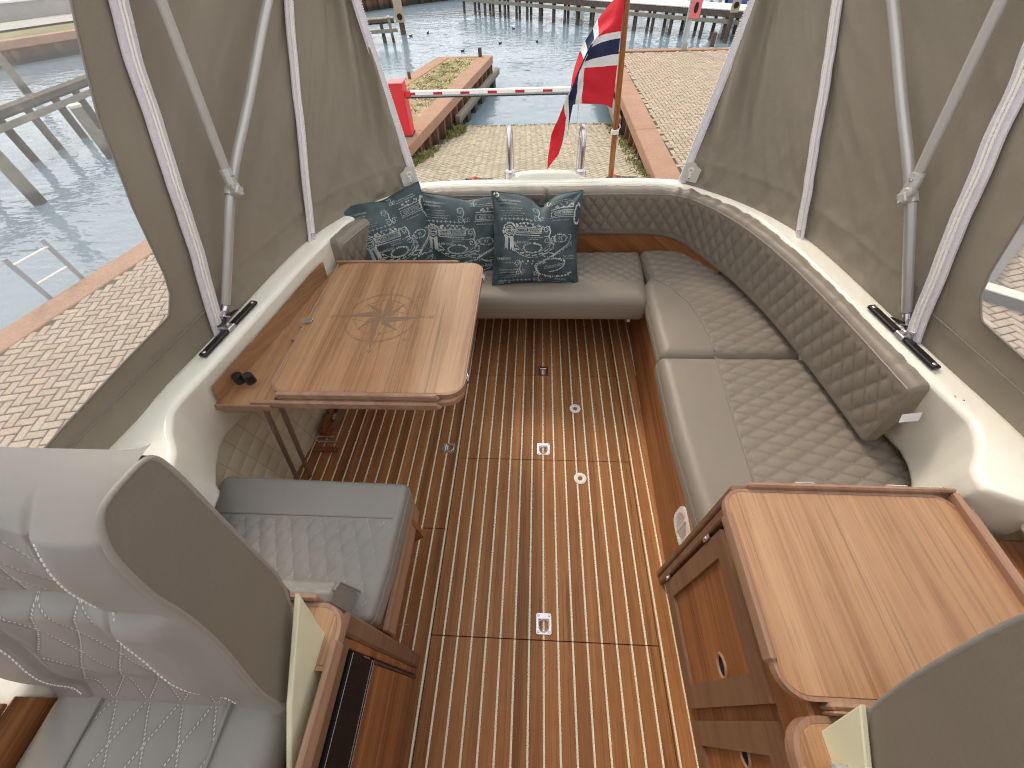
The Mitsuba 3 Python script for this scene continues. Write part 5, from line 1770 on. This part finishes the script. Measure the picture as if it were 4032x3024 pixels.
def herringbone(poly, angle, origin):
    """Centres and turns of the blocks of a herringbone field inside the polygon."""
    c, s = math.cos(angle), math.sin(angle)
    x0, y0, x1, y1 = poly.bounds
    R = math.hypot(x1 - x0, y1 - y0)
    n = int(R / BW) + 4
    out = []
    cx, cy = (x0 + x1) / 2, (y0 + y1) / 2
    i, j = np.meshgrid(np.arange(-n, n), np.arange(-n, n), indexing='ij')
    # unit cells of BW: horizontal blocks start where (i - j) % 4 == 0, vertical ones where (i - j) % 4 == 3
    k = (i - j) % 4
    hz = np.c_[(i[k == 0] + 1.0) * BW, (j[k == 0] + .5) * BW, np.full((k == 0).sum(), PI / 2)]
    vt_ = np.c_[(i[k == 2] + .5) * BW + 0 * BW, (j[k == 2] + 0.0) * BW, np.zeros((k == 2).sum())]
    q = np.vstack([hz, vt_])
    X = cx + q[:, 0] * c - q[:, 1] * s
    Y = cy + q[:, 0] * s + q[:, 1] * c
    ok = shapely.contains_xy(poly.buffer(-.03), X, Y)
    return np.c_[X, Y, q[:, 2] + angle][ok]


def pave(parent, poly, angle, mats, focus, zfun, tilt, nparts=300, cap=99999, seed=0):
    r_ = np.random.default_rng(seed)
    b = herringbone(poly, angle, None)
    d = np.hypot(b[:, 0] - focus[0], b[:, 1] - focus[1])
    b = b[np.argsort(d)][:cap]
    shared = {}
    rest = {m: ([], [], 0) for m in mats}
    V_, F_ = {m: [] for m in mats}, {m: [] for m in mats}
    off = {m: 0 for m in mats}
    for i, (x, y, a) in enumerate(b):
        m = mats[r_.integers(len(mats))]
        v = r_.integers(4)
        dz = r_.normal(0, .0018)
        z = float(zfun(y)) + dz
        slope = tilt if (tilt and y > 7.2) else 0.0
        da = r_.normal(0, .012)
        ca, sa = math.cos(a + da), math.sin(a + da)
        M = np.array([[ca, -sa, 0, x], [sa, ca, 0, y], [0, 0, 1, z], [0, 0, 0, 1.0]])
        Sh = np.eye(4)
        if slope:
            t = math.atan(slope)
            Sh[:3, :3] = [[1, 0, 0], [0, math.cos(t), math.sin(t)], [0, -math.sin(t), math.cos(t)]]
        R4 = np.eye(4)
        R4[:3, :3] = Sh[:3, :3] @ M[:3, :3]
        R4[:3, 3] = x, y, z
        if i < nparts:
            if (m, v) not in shared:
                shared[m, v] = mikit.ply(BRICKS[v], m, smooth=False)
            k = key_for('brick', parent)
            scene[k] = {**shared[m, v], 'to_world': T(R4.tolist())}
        else:
            V, F = BRICKS[v]
            V_[m].append(V @ R4[:3, :3].T + R4[:3, 3])
            F_[m].append(F + off[m])
            off[m] += len(V)
    for m in mats:
        if V_[m]:
            part(parent, 'far_bricks', (np.vstack(V_[m]), np.vstack(F_[m])), m, smooth=False, kind='stuff')


QM = ['quay_paver_%d' % i for i in range(4)]
RM = ['paver_%d' % i for i in range(4)]
ramp_poly = Polygon([(wall_left(7.0), 7.0), (WR - .02, 7.0), (WR - .02, 14.4), (wall_left(14.4), 14.4)])
pave(sl_, ramp_poly, PI / 4 + .03, RM, (-.3, 8.2), ramp_z, .132, seed=1)
vis_left = left_quay.intersection(sbox(-8, 1.0, -3.0, 8.0))
pave(qb, vis_left, .22, QM, (-5.4, 3.4), lambda y: ZQ, 0, nparts=150, seed=2)
vis_right = Polygon([(WR + .50, 7.0), (WR + .50, 18.0), (7.6, 18.0), (7.6, 12.0), (5.2, 7.0)])
pave(qb, vis_right, .04, QM, (3.3, 9.5), lambda y: ZQ, 0, nparts=90, seed=3)
vis_r2 = Polygon([(4.8, 3.0), (8.5, 3.0), (9.5, 7.0), (5.3, 6.98)])
pave(qb, vis_r2, .30, QM, (6.0, 4.4), lambda y: ZQ, 0, nparts=60, seed=4)

# ---- steel capped walls
def wall(name, label, line, side, zbot, waler=True, cap_w=.45, ribs=True, cat_='quay wall'):
    """line: list of (x, y) of the water face; side: unit sign of land relative to the direction."""
    k = thing(name, label, cat_)
    p = np.array(line, float)
    for a, b in zip(p[:-1], p[1:]):
        d = (b - a) / np.linalg.norm(b - a)
        n = np.array([-d[1], d[0]]) * side
        L = np.linalg.norm(b - a)
        F = frame((a[0], a[1], 0), (d[0], d[1], 0), (n[0], n[1], 0), (0, 0, 1)) if side > 0 else frame((a[0], a[1], 0), (d[0], d[1], 0), (n[0], n[1], 0), (0, 0, 1))
        cs = max(1, int(round(L / 4.0)))
        for i in range(cs):
            m = cbox(L * i / cs + .002, L * (i + 1) / cs - .002, 0, cap_w, ZQ - .22, ZQ + .012, .012)
            part(k, 'cap', fix(transform(m, F)), 'rust_cap')
        part(k, 'pile_backing', fix(transform(cbox(0, L, .17, .22, zbot, ZQ - .221, .002), F)), 'rust_wall', smooth=False)
        if ribs:
            for i in range(int(L / .62)):
                u = .31 + .62 * i
                part(k, 'sheet_pile', fix(transform(hexa([(u - .05, .03, zbot), (u + .05, .03, zbot), (u - .09, .17, zbot), (u + .09, .17, zbot), (u - .05, .03, ZQ - .222), (u + .05, .03, ZQ - .222), (u - .09, .17, ZQ - .222), (u + .09, .17, ZQ - .222)]), F)), 'rust_wall', smooth=False)
    return k


def fix(m):
    if np.linalg.det(np.eye(3)) and m.volume < 0:
        m.invert()
    return m


wl = wall('ramp_wall', 'rusty steel capped wall along the left side of the slipway', [(wall_left(18.2), 18.2), (wall_left(7.0), 7.0)], -1, -3.4)
wr = wall('ramp_wall', 'rusty steel capped wall along the right side of the slipway', [(WR, 6.6), (WR, 18.5)], -1, -3.4, cap_w=.50)
we = wall('quay_wall', 'rusty steel capped edge of the left quay, beside the steel ladder', [(edge_left(-6), -6), (edge_left(18.2), 18.2)], -1, -3.4, cap_w=.46)
wp = wall('pier_end_wall', 'thin pale steel edge across the end of the pier', [(edge_left(18.2) + .02, 18.2), (wall_left(18.2) - .02, 18.2)], -1, -3.4, cap_w=.20)
wq = wall('quay_edge', 'pale capped far edge of the right quay', [(WR - .02, 18.55), (14, 18.0), (40, 16.9)], -1, -3.4, cap_w=.30)
# timber walers bolted to the ramp walls
for y0, y1, par in ((18.8, 13.4, wl),):
    a, b = np.array([wall_left(y0) - .04, y0, -2.36]), np.array([wall_left(y1) - .04, y1, -2.36])
    d = (b - a) / np.linalg.norm(b - a)
    F = frame(a, d, np.cross([0, 0, 1], d), [0, 0, 1])
    part(par, 'waler', fix(transform(cbox(0, np.linalg.norm(b - a), -.02, .13, -.10, .10, .012), F)), 'timber', label='weathered timber waler along the wall')
    for u in np.arange(.6, 5.2, .9):
        part(par, 'waler_block', fix(transform(cbox(u, u + .34, -.10, .10, -.75, -.101, .01), F)), 'timber')
part(wr, 'waler', cbox(WR - .20, WR - .02, 12.4, 18.7, -2.30, -2.10, .012), 'timber')
for y, x, h in ((18.05, wall_left(18.1) - .42, .26),):
    single('mooring_bollard', cbox(x - .06, x + .06, y - .06, y + .06, ZQ + .012, ZQ + h, .008), 'dark_timber', 'short dark steel post at the end of the pier', 'bollard')
single('mooring_bollard', cbox(edge_left(15.4) + .2, edge_left(15.4) + .28, 15.36, 15.44, ZQ + .012, ZQ + .19, .008), 'dark_timber', 'small steel post on the left edge of the pier', 'bollard')
single('mooring_bollard', cat(cbox(6.0, 6.14, 18.42, 18.56, ZQ + .012, ZQ + .40, .01)), 'dark_timber', 'dark steel post on the far edge of the right quay', 'bollard')


# ---- weeds
def clump(r_, x, y, z, R, n, h):
    V, F = [], []
    for i in range(n):
        a, d = r_.random() * 2 * PI, R * math.sqrt(r_.random())
        bx, by = x + d * math.cos(a), y + d * math.sin(a)
        hh = h * (.35 + .8 * r_.random())
        la = r_.random() * 2 * PI
        ln = hh * (.15 + .6 * r_.random())
        w = .006 + .012 * r_.random()
        px, py = -math.sin(la) * w, math.cos(la) * w
        o = len(V)
        V += [(bx - px, by - py, z), (bx + px, by + py, z), (bx + math.cos(la) * ln * .5 + px * .8, by + math.sin(la) * ln * .5 + py * .8, z + hh * .7), (bx + math.cos(la) * ln * .5 - px * .8, by + math.sin(la) * ln * .5 - py * .8, z + hh * .7), (bx + math.cos(la) * ln, by + math.sin(la) * ln, z + hh)]
        F += [[o, o + 1, o + 2], [o, o + 2, o + 3], [o + 3, o + 2, o + 4]]
    return np.array(V), np.array(F)


def weeds(label, spots, seed):
    r_ = np.random.default_rng(seed)
    Vs, Fs, o = [], [], 0
    for x, y, R, n, h in spots:
        V, F = clump(r_, x, y, float(ramp_z(y)) - .005, R, n, h)
        Vs.append(V)
        Fs.append(F + o)
        o += len(V)
    k = key_for('weeds')
    labels[k] = {'label': label, 'category': 'weeds', 'kind': 'stuff'}
    put(k, (np.vstack(Vs), np.vstack(Fs)), 'weed_green', smooth=False)


r0 = np.random.default_rng(5)
sp = []
for y in np.arange(9.2, 13.9, .12):
    big = math.exp(-((y - 12.9) / .5) ** 2) + .6 * math.exp(-((y - 10.1) / .7) ** 2)
    sp.append((wall_left(y) + .06 + .10 * r0.random(), y, .07 + .18 * big, int(8 + 80 * big), .05 + .13 * big))
weeds('green weeds and grass along the foot of the left slipway wall', sp, 6)
weeds('green weeds along the foot of the right slipway wall', [(WR - .06 - .12 * r0.random(), y, .10 + .08 * r0.random(), int(6 + 14 * r0.random()), .04 + .07 * r0.random()) for y in np.arange(7.0, 13.6, .13)], 7)
weeds('mossy green line along the waterline of the slipway', [(x, 13.75 + .18 * r0.random(), .10, int(8 + 14 * r0.random()), .03) for x in np.arange(-2.0, 2.2, .12)], 8)
r1 = np.random.default_rng(12)
Vs, Fs, o = [], [], 0
for _ in range(900):
    x, y = -4.6 + 3.0 * r1.random(), 11.3 + 6.6 * r1.random()
    if not shapely.contains_xy(pier.buffer(-.1), x, y):
        continue
    V, F = clump(r1, x, y, ZQ - .002, .12, 7, .035)
    Vs.append(V)
    Fs.append(F + o)
    o += len(V)
k = key_for('weeds')
labels[k] = {'label': 'sparse dry weeds growing over the pier top', 'category': 'weeds', 'kind': 'stuff'}
put(k, (np.vstack(Vs), np.vstack(Fs)), 'weed_green', smooth=False)

# ---- lifting barrier across the slipway
bar = thing('barrier', 'red barrier housing with a white arm lowered across the slipway', 'barrier')
bx_, by_ = -3.10, 10.55
part(bar, 'housing', cbox(bx_ - .16, bx_ + .16, by_ - .20, by_ + .14, ZQ + .012, ZQ + 1.03, .012), 'red_paint')
part(bar, 'door', cbox(bx_ - .135, bx_ + .125, by_ - .207, by_ - .2005, ZQ + .08, ZQ + .90, .003), 'red_paint')
part(bar, 'lid', cbox(bx_ - .17, bx_ + .17, by_ - .215, by_ + .15, ZQ + 1.031, ZQ + 1.055, .006), 'pink_red')
part(bar, 'plinth', cbox(bx_ - .17, bx_ + .17, by_ - .21, by_ + .15, ZQ + .0122, ZQ + .05, .004), 'grey_rubber')
part(bar, 'lock', lathe([(.0001, .010), (.018, .009), (.02, 0)], (bx_ - .02, by_ - .2085, ZQ + .84), 14, 'y'), 'white_plastic')
az = ZQ + .83
part(bar, 'arm', cbox(bx_ + .165, bx_ + 4.55, by_ - .13, by_ - .06, az - .055, az + .055, .012), 'white_paint')
part(bar, 'rubber_strip', cbox(bx_ + .18, bx_ + 4.55, by_ - .115, by_ - .075, az - .085, az - .0555, .004), 'grey_rubber')
part(bar, 'grey_strip', cbox(bx_ + .18, bx_ + 4.55, by_ - .1325, by_ - .1305, az - .052, az - .020, .0004), 'galvanised')
for i in range(8):
    x = bx_ + .20 + .60 * i
    rk = part(bar, 'reflector', cbox(x, x + .20, by_ - .1345, by_ - .1306, az - .018, az + .028, .001), 'reflector_red')
    part(rk, 'stud', lathe([(.0001, .006), (.009, .005), (.011, 0)], (x + .10, by_ - .1347, az + .005), 10, 'y'), 'white_paint')
part(bar, 'arm_bracket', cbox(bx_ + .161, bx_ + .30, by_ - .137, by_ - .055, az - .056, az + .057, .006), 'red_paint')

# ---- lifebuoy post on the right quay
lp = thing('lifebuoy_post', 'red lifebuoy board on a pale steel post at the quay edge', 'lifebuoy post')
part(lp, 'post', tube([(5.05, 18.2, ZQ), (5.05, 18.2, ZQ + 2.2)], .055, 12), 'pale_blue_steel')
part(lp, 'post', tube([(4.94, 18.2, ZQ + .22), (4.94, 18.2, ZQ + 2.2)], .035, 10), 'pale_blue_steel')
part(lp, 'foot', cbox(4.97, 5.13, 18.12, 18.28, ZQ, ZQ + .2, .01), 'concrete')
part(lp, 'board', cbox(4.93, 5.27, 18.02, 18.10, ZQ + .83, ZQ + 1.62, .02), 'pink_red')
th = np.linspace(0, 2 * PI, 26)[:-1]
part(lp, 'hole', prism(Polygon([(5.10 + .07 * math.cos(a), ZQ + 1.10 + .14 * math.sin(a)) for a in th]), 'y', 18.012, 18.018), 'dark_gap', smooth=False)
part(lp, 'rim', tube(np.c_[5.10 + .08 * np.cos(th), np.full(25, 18.016), ZQ + 1.10 + .152 * np.sin(th)], .014, 8, closed=True), 'pink_red')

# ---- ladder at the left quay, cut by the window edge
ld = thing('dock_ladder', 'grey galvanised ladder standing over the left quay edge into the water', 'ladder')
yl = 4.60
lx = edge_left(yl) - .10
u_ = np.array([.23, .973])
u_ /= np.linalg.norm(u_)
n_ = np.array([-u_[1], u_[0]])
for s in (-.25, .25):
    c = np.array([lx, yl]) + u_ * s
    part(ld, 'rail', tube([(c[0], c[1], -3.0), (c[0], c[1], ZQ + .02), (c[0] - .03, c[1], ZQ + .62)], .033, 10), 'galvanised')
for z in (-2.5, -2.2, -1.9, -1.6, -1.28):
    a, b = np.array([lx, yl]) - u_ * .25, np.array([lx, yl]) + u_ * .25
    part(ld, 'rung', rod((a[0] - .01, a[1], z), (b[0] - .01, b[1], z), .016, 8), 'white_paint')

# ---- jetties
def jetty(label, a, b, zd, n, deck='deck_pale', wpost=.16, post='dark_timber', width=1.6, low=.55, seed=0, grp=None):
    k = thing('jetty', label, 'jetty', grp)
    r_ = np.random.default_rng(seed)
    a, b = np.array(a, float), np.array(b, float)
    d = (b - a) / np.linalg.norm(b - a)
    nn = np.array([-d[1], d[0]])
    if nn[1] < 0 or (abs(nn[1]) < .1 and nn[0] > 0):
        nn = -nn
    L = np.linalg.norm(b - a)
    F = frame((a[0], a[1], 0), (*d, 0), (*nn, 0), (0, 0, 1))
    nb = int(L / .16)
    if nb <= 170:
        for i in range(nb):
            part(k, 'deck_board', fix(transform(cbox(i * L / nb + .006, (i + 1) * L / nb - .006, -.06, width, zd - .035, zd, .003), F)), deck, smooth=False)
    part(k, 'edge_beam', fix(transform(cbox(0, L, -.05, .06, zd - (.26 if width > .5 else .15), zd - .036, .006), F)), 'dark_timber')
    part(k, 'edge_beam', fix(transform(cbox(0, L, width - .1, width, zd - .26, zd - .036, .006), F)), 'dark_timber')
    part(k, 'waler', fix(transform(cbox(-.1, L + .1, -.14, -.052, zd - low - .09, zd - low + .05, .006), F)), 'timber')
    for i in range(n):
        u = L * (i + .3 + .25 * r_.random()) / n
        for w in ((.08, width - .1) if width > .5 else (.1,)):
            q = a + d * u + nn * w
            lean = r_.normal(0, .03)
            part(k, 'post', tube([(q[0], q[1], -3.6), (q[0] + lean, q[1], zd - .037)], wpost / 2, 9), post)
    return k


jetty('long timber jetty crossing behind the flag, pale deck on dark posts', (-5.2, 35.0), (11.6, 22.3), -1.64, 24, seed=1, low=.38)
jetty('timber jetty farthest out behind the long one', (2.0, 40.0), (26.0, 34.0), -1.5, 16, seed=2)
jetty('narrow timber jetty seen through the port window', (-14.55, 6.9), (-14.45, 16.9), -1.46, 11, seed=3, wpost=.22, width=.36, low=.30, deck='dark_timber')
jetty('grey landing stage behind the tan post, left of the stern opening', (-12.5, 25.2), (-7.3, 26.6), -1.75, 4, deck='timber', seed=4, width=.5, low=.45)
FAR = ['leftmost', 'second from the left', 'middle one', 'second from the right', 'rightmost']
for i in range(5):
    x, y = 3.0 + 2.9 * i, 38.6 - .75 * i
    single('mooring_post', tube([(x, y, -3.4), (x + .05, y, -.55 + .2 * (i % 3))], .11, 9), 'dark_timber', 'thin dark mooring post off the farthest jetty, %s of the five' % FAR[i], 'post', 'mooring posts off the farthest jetty')


def pile(label, x, y, top, r, lean=(0, 0), cap=True, mat='timber'):
    k = thing('mooring_pile', label, 'pile')
    part(k, 'pile', tube([(x, y, -3.6), (x + lean[0], y + lean[1], top)], [r, r * .92], 12), mat)
    if cap:
        part(k, 'cap', lathe([(.0001, top + .02), (r * .9, top + .012), (r * 1.05, top + .001), (r * 1.05, top - .05)], (x + lean[0], y + lean[1], 0), 12), 'deck_pale')
    return k


pile('pale timber mooring pile standing in the water nearest the port window', -12.17, 9.15, -.9, .15, (-.1, .1))
pile('pale timber mooring pile with a white top by the port window edge', -12.35, 11.98, -1.40, .15)
pile('leaning pale pile with a white cap, left of the two thin ones', -7.97, 26.84, -1.80, .075, (-.10, 0))
pile('pale pile with a white cap beside the tan post', -7.45, 26.5, -1.68, .075, (-.08, 0))
for i, (x, y) in enumerate(((-16.6, 22.4), (-21.2, 19.0))):
    pile('pale timber pile in front of the far quay wall, %s one' % ('right' if i == 0 else 'left'), x, y, -.9, .16)
tp = thing('marker_post', 'broad tan post with a round dark hole, left of the stern opening', 'post')
part(tp, 'post', tube([(-7.45, 28.6, -3.6), (-7.45, 28.6, -1.3)], .15, 12), 'dark_timber')
part(tp, 'board', cbox(-7.68, -7.22, 28.40, 28.46, -2.20, .4, .01), 'board_tan')
part(tp, 'hole', prism(Point(-7.44, -1.96).buffer(.14, quad_segs=8), 'y', 28.390, 28.397), 'dark_gap', smooth=False)
tp2 = thing('marker_post', 'tan board with a round dark hole on the long jetty, near the blue boat cover', 'post')
part(tp2, 'board', cbox(8.27, 8.62, 23.95, 24.01, -1.66, .2, .01), 'board_tan')
part(tp2, 'hole', prism(Point(8.45, -1.42).buffer(.11, quad_segs=8), 'y', 23.940, 23.947), 'dark_gap', smooth=False)
part(tp2, 'post', tube([(8.45, 24.1, -3.6), (8.45, 24.1, .1)], .10, 10), 'dark_timber')

mb = thing('moored_boat', 'moored boat under a blue cover beyond the long jetty', 'boat')
sec = []
for t in np.linspace(0, 1, 14):
    w = 1.05 * math.sin(min(1, t * 1.6 + .15) * PI / 2) * (1 if t < .8 else 1 - .25 * (t - .8) / .2)
    x = 9.3 + 6.0 * t
    sec.append([(x, 27.6 + w * math.cos(a), -2.72 + (.95 + .35 * (1 - t)) * (.5 + .5 * math.sin(a)) * 1.0) for a in np.linspace(-PI, 0, 11)])
part(mb, 'hull', grid(np.array([[(p[0], p[1], -2.8 + .9 * (1 - math.sin(-a) * .95)) for p, a in zip(s_, np.linspace(-PI, 0, 11))] for s_ in sec])), 'white_paint', smooth=40)
part(mb, 'cover', grid(np.array([[(9.2 + 6.0 * t, 27.6 + 1.1 * math.sin(min(1, t * 1.6 + .15) * PI / 2) * math.cos(a), -1.9 + (.35 + .75 * math.sin(min(1, t * 1.3) * PI)) * math.sin(a)) for a in np.linspace(0, PI, 13)] for t in np.linspace(0, 1, 14)])), 'tarpaulin', smooth=50, label='blue tarpaulin boat cover')

# ---- coots on the water
BIRDS = ['dark water bird nearest the tan marker post', 'dark water bird just right of the one nearest the tan marker post', 'dark water bird farthest out, below the long jetty', 'dark water bird midway between the pier and the long jetty',
         'dark water bird right of the one midway, nearer the flag', 'dark water bird closest to the pier end', 'dark water bird near the posts of the long jetty, right of the flagstaff']
for i, (x, y) in enumerate(((-6.9, 27.9), (-6.1, 28.6), (-1.4, 28.9), (-1.9, 25.4), (-.1, 25.5), (-3.6, 24.0), (7.2, 27.2))):
    k = thing('coot', BIRDS[i], 'bird', 'dark water birds on the harbour')
    body = trimesh.creation.icosphere(2, .085)
    body.apply_scale([1.5, .9, .62])
    v = np.array(body.vertices)
    v[:, 2] += .10 * np.clip(-v[:, 0] / .18, 0, 1) ** 2
    body = trimesh.Trimesh(v, body.faces, process=False)
    neck = tube([(.07, 0, .02), (.10, 0, .05), (.115, 0, .075)], [.038, .028, .03], 9)
    head = trimesh.creation.icosphere(1, .036)
    head.apply_translation([.12, 0, .085])
    bill = tube([(.145, 0, .085), (.18, 0, .078)], [.014, .004], 6)
    a = i * 1.3
    c_, s_ = math.cos(a), math.sin(a)
    M = np.array([[.75 * c_, -.75 * s_, 0, x], [.75 * s_, .75 * c_, 0, y], [0, 0, .75, ZW + .02], [0, 0, 0, 1.0]])
    part(k, 'body', transform(cat(body, neck, head), M), 'coot_black')
    part(k, 'bill', transform(bill, M), 'white_plastic')

# ---- far banks
bank = struct('bank', 'grassy far bank of the harbour')
BK = np.array([(-60, -2), (-40, 13.0), (-27.5, 22.4), (-24.5, 26.2), (-9, 39.3), (0, 45), (45, 70), (120, 100)])
bo = BK + np.array([[-60, 60]])
P = []
for t in np.linspace(0, 1, 24):
    row = BK * (1 - t) + bo * t
    P.append(np.c_[row, np.full(len(BK), ZQ - .05) + 2.2 * smooth01(t, .2, 1.0)])
put(bank, grid(np.array(P)), 'bank_grass', smooth=True)
fw = thing('far_quay_wall', 'dark steel quay wall with a rusty cap across the water', 'quay wall')
for a, b in zip(BK[1:-2], BK[2:-1]):
    d = (b - a) / np.linalg.norm(b - a)
    n_ = np.array([-d[1], d[0]])
    L = np.linalg.norm(b - a)
    F = frame((a[0], a[1], 0), (*d, 0), (*n_, 0), (0, 0, 1))
    part(fw, 'cap', fix(transform(cbox(0, L, -.12, .5, ZQ - .3, ZQ + .02, .02), F)), 'rust_cap')
    part(fw, 'face', fix(transform(cbox(0, L, .10, .15, -3.4, ZQ - .301, .004), F)), 'rust_wall', smooth=False)
    for i in range(min(40, int(L / .9))):
        u = .4 + .9 * i
        part(fw, 'sheet_pile', fix(transform(cbox(u, u + .35, -.06, .10, -3.4, ZQ - .302, .02), F)), 'rust_wall', smooth=False)
pth = struct('path', 'grey path on the far bank')
P = np.array([np.c_[BK[1:5] + np.array([-2.6, 3.0]) * s, np.full(4, ZQ + .03 + 0.01 * s)] for s in np.linspace(1, 1.9, 5)])
put(pth, grid(P), 'concrete', smooth=False)
lw = thing('low_wall', 'low white topped wall behind the path on the far bank', 'wall')
a, b = np.array([-33.5, 28.6]), np.array([-28.0, 33.5])
d = (b - a) / np.linalg.norm(b - a)
F = frame((a[0], a[1], 0), (*d, 0), (-d[1], d[0], 0), (0, 0, 1))
part(lw, 'wall', fix(transform(cbox(0, 7.0, 0, .5, ZQ, ZQ + .75, .02), F)), 'concrete')
part(lw, 'coping', fix(transform(cbox(-.1, 7.1, -.08, .58, ZQ + .751, ZQ + .88, .02), F)), 'white_paint')
for i, (x, y) in enumerate(((-36.4, 32.0), (-35.0, 33.3), (-33.8, 34.4))):
    single('white_pole', tube([(x, y, ZQ), (x, y, ZQ + 5)], .09, 9), 'white_paint', 'tall white pole on the far bank, %s of three seen through the port window' % ('left', 'middle', 'right')[i], 'pole', 'white poles on the far bank')
sk = thing('moored_skiff', 'small pale blue open skiff lying along the far quay wall', 'boat')
P = []
for t in np.linspace(0, 1, 12):
    w = .7 * math.sin(min(1, .25 + t * 1.1) * PI / 2) * (1 - max(0, t - .75) * 2.4)
    P.append([(-31.5 + 3.2 * t * .76 - .65 * w * math.cos(a), 18.9 + 3.2 * t * .65 + .76 * w * math.cos(a), -2.85 + .75 * (1 - .9 * math.sin(-a)) + .2 * t) for a in np.linspace(-PI, 0, 9)])
part(sk, 'hull', grid(np.array(P)), 'pale_blue_steel', smooth=40)
part(sk, 'thwart', cbox(-30.7, -30.4, 19.3, 20.2, -2.35, -2.31, .005), 'timber')

# ---- right quay: kerb and dark strips seen through the starboard window
kb_ = thing('kerb_block', 'pale topped concrete kerb on the quay seen through the starboard window', 'kerb')
part(kb_, 'kerb', hexa([(5.62, 4.40, ZQ), (6.9, 3.35, ZQ), (5.74, 4.52, ZQ), (7.02, 3.47, ZQ), (5.62, 4.40, ZQ + .13), (6.9, 3.35, ZQ + .13), (5.74, 4.52, ZQ + .13), (7.02, 3.47, ZQ + .13)]), 'dark_grey', smooth=False)
part(kb_, 'top', hexa([(5.615, 4.395, ZQ + .131), (6.9, 3.345, ZQ + .131), (5.745, 4.525, ZQ + .131), (7.03, 3.475, ZQ + .131), (5.615, 4.395, ZQ + .145), (6.9, 3.345, ZQ + .145), (5.745, 4.525, ZQ + .145), (7.03, 3.475, ZQ + .145)]), 'pale_concrete', smooth=False)
sb_ = thing('paving_strip', 'dark grey strip lying on the pavers beyond the starboard window', 'low_strip')
part(sb_, 'low_strip', hexa([(5.75, 4.62, ZQ + .005), (5.86, 4.56, ZQ + .005), (7.9, 6.6, ZQ + .005), (8.0, 6.5, ZQ + .005), (5.75, 4.62, ZQ + .09), (5.86, 4.56, ZQ + .09), (7.9, 6.6, ZQ + .09), (8.0, 6.5, ZQ + .09)]), 'dark_grey', smooth=False)  # low dark strip added for an unidentified dark band on the paving
part(sb_, 'cross_strip', cbox(7.3, 8.8, 5.9, 6.1, ZQ + .091, ZQ + .20, .01), 'dark_grey')
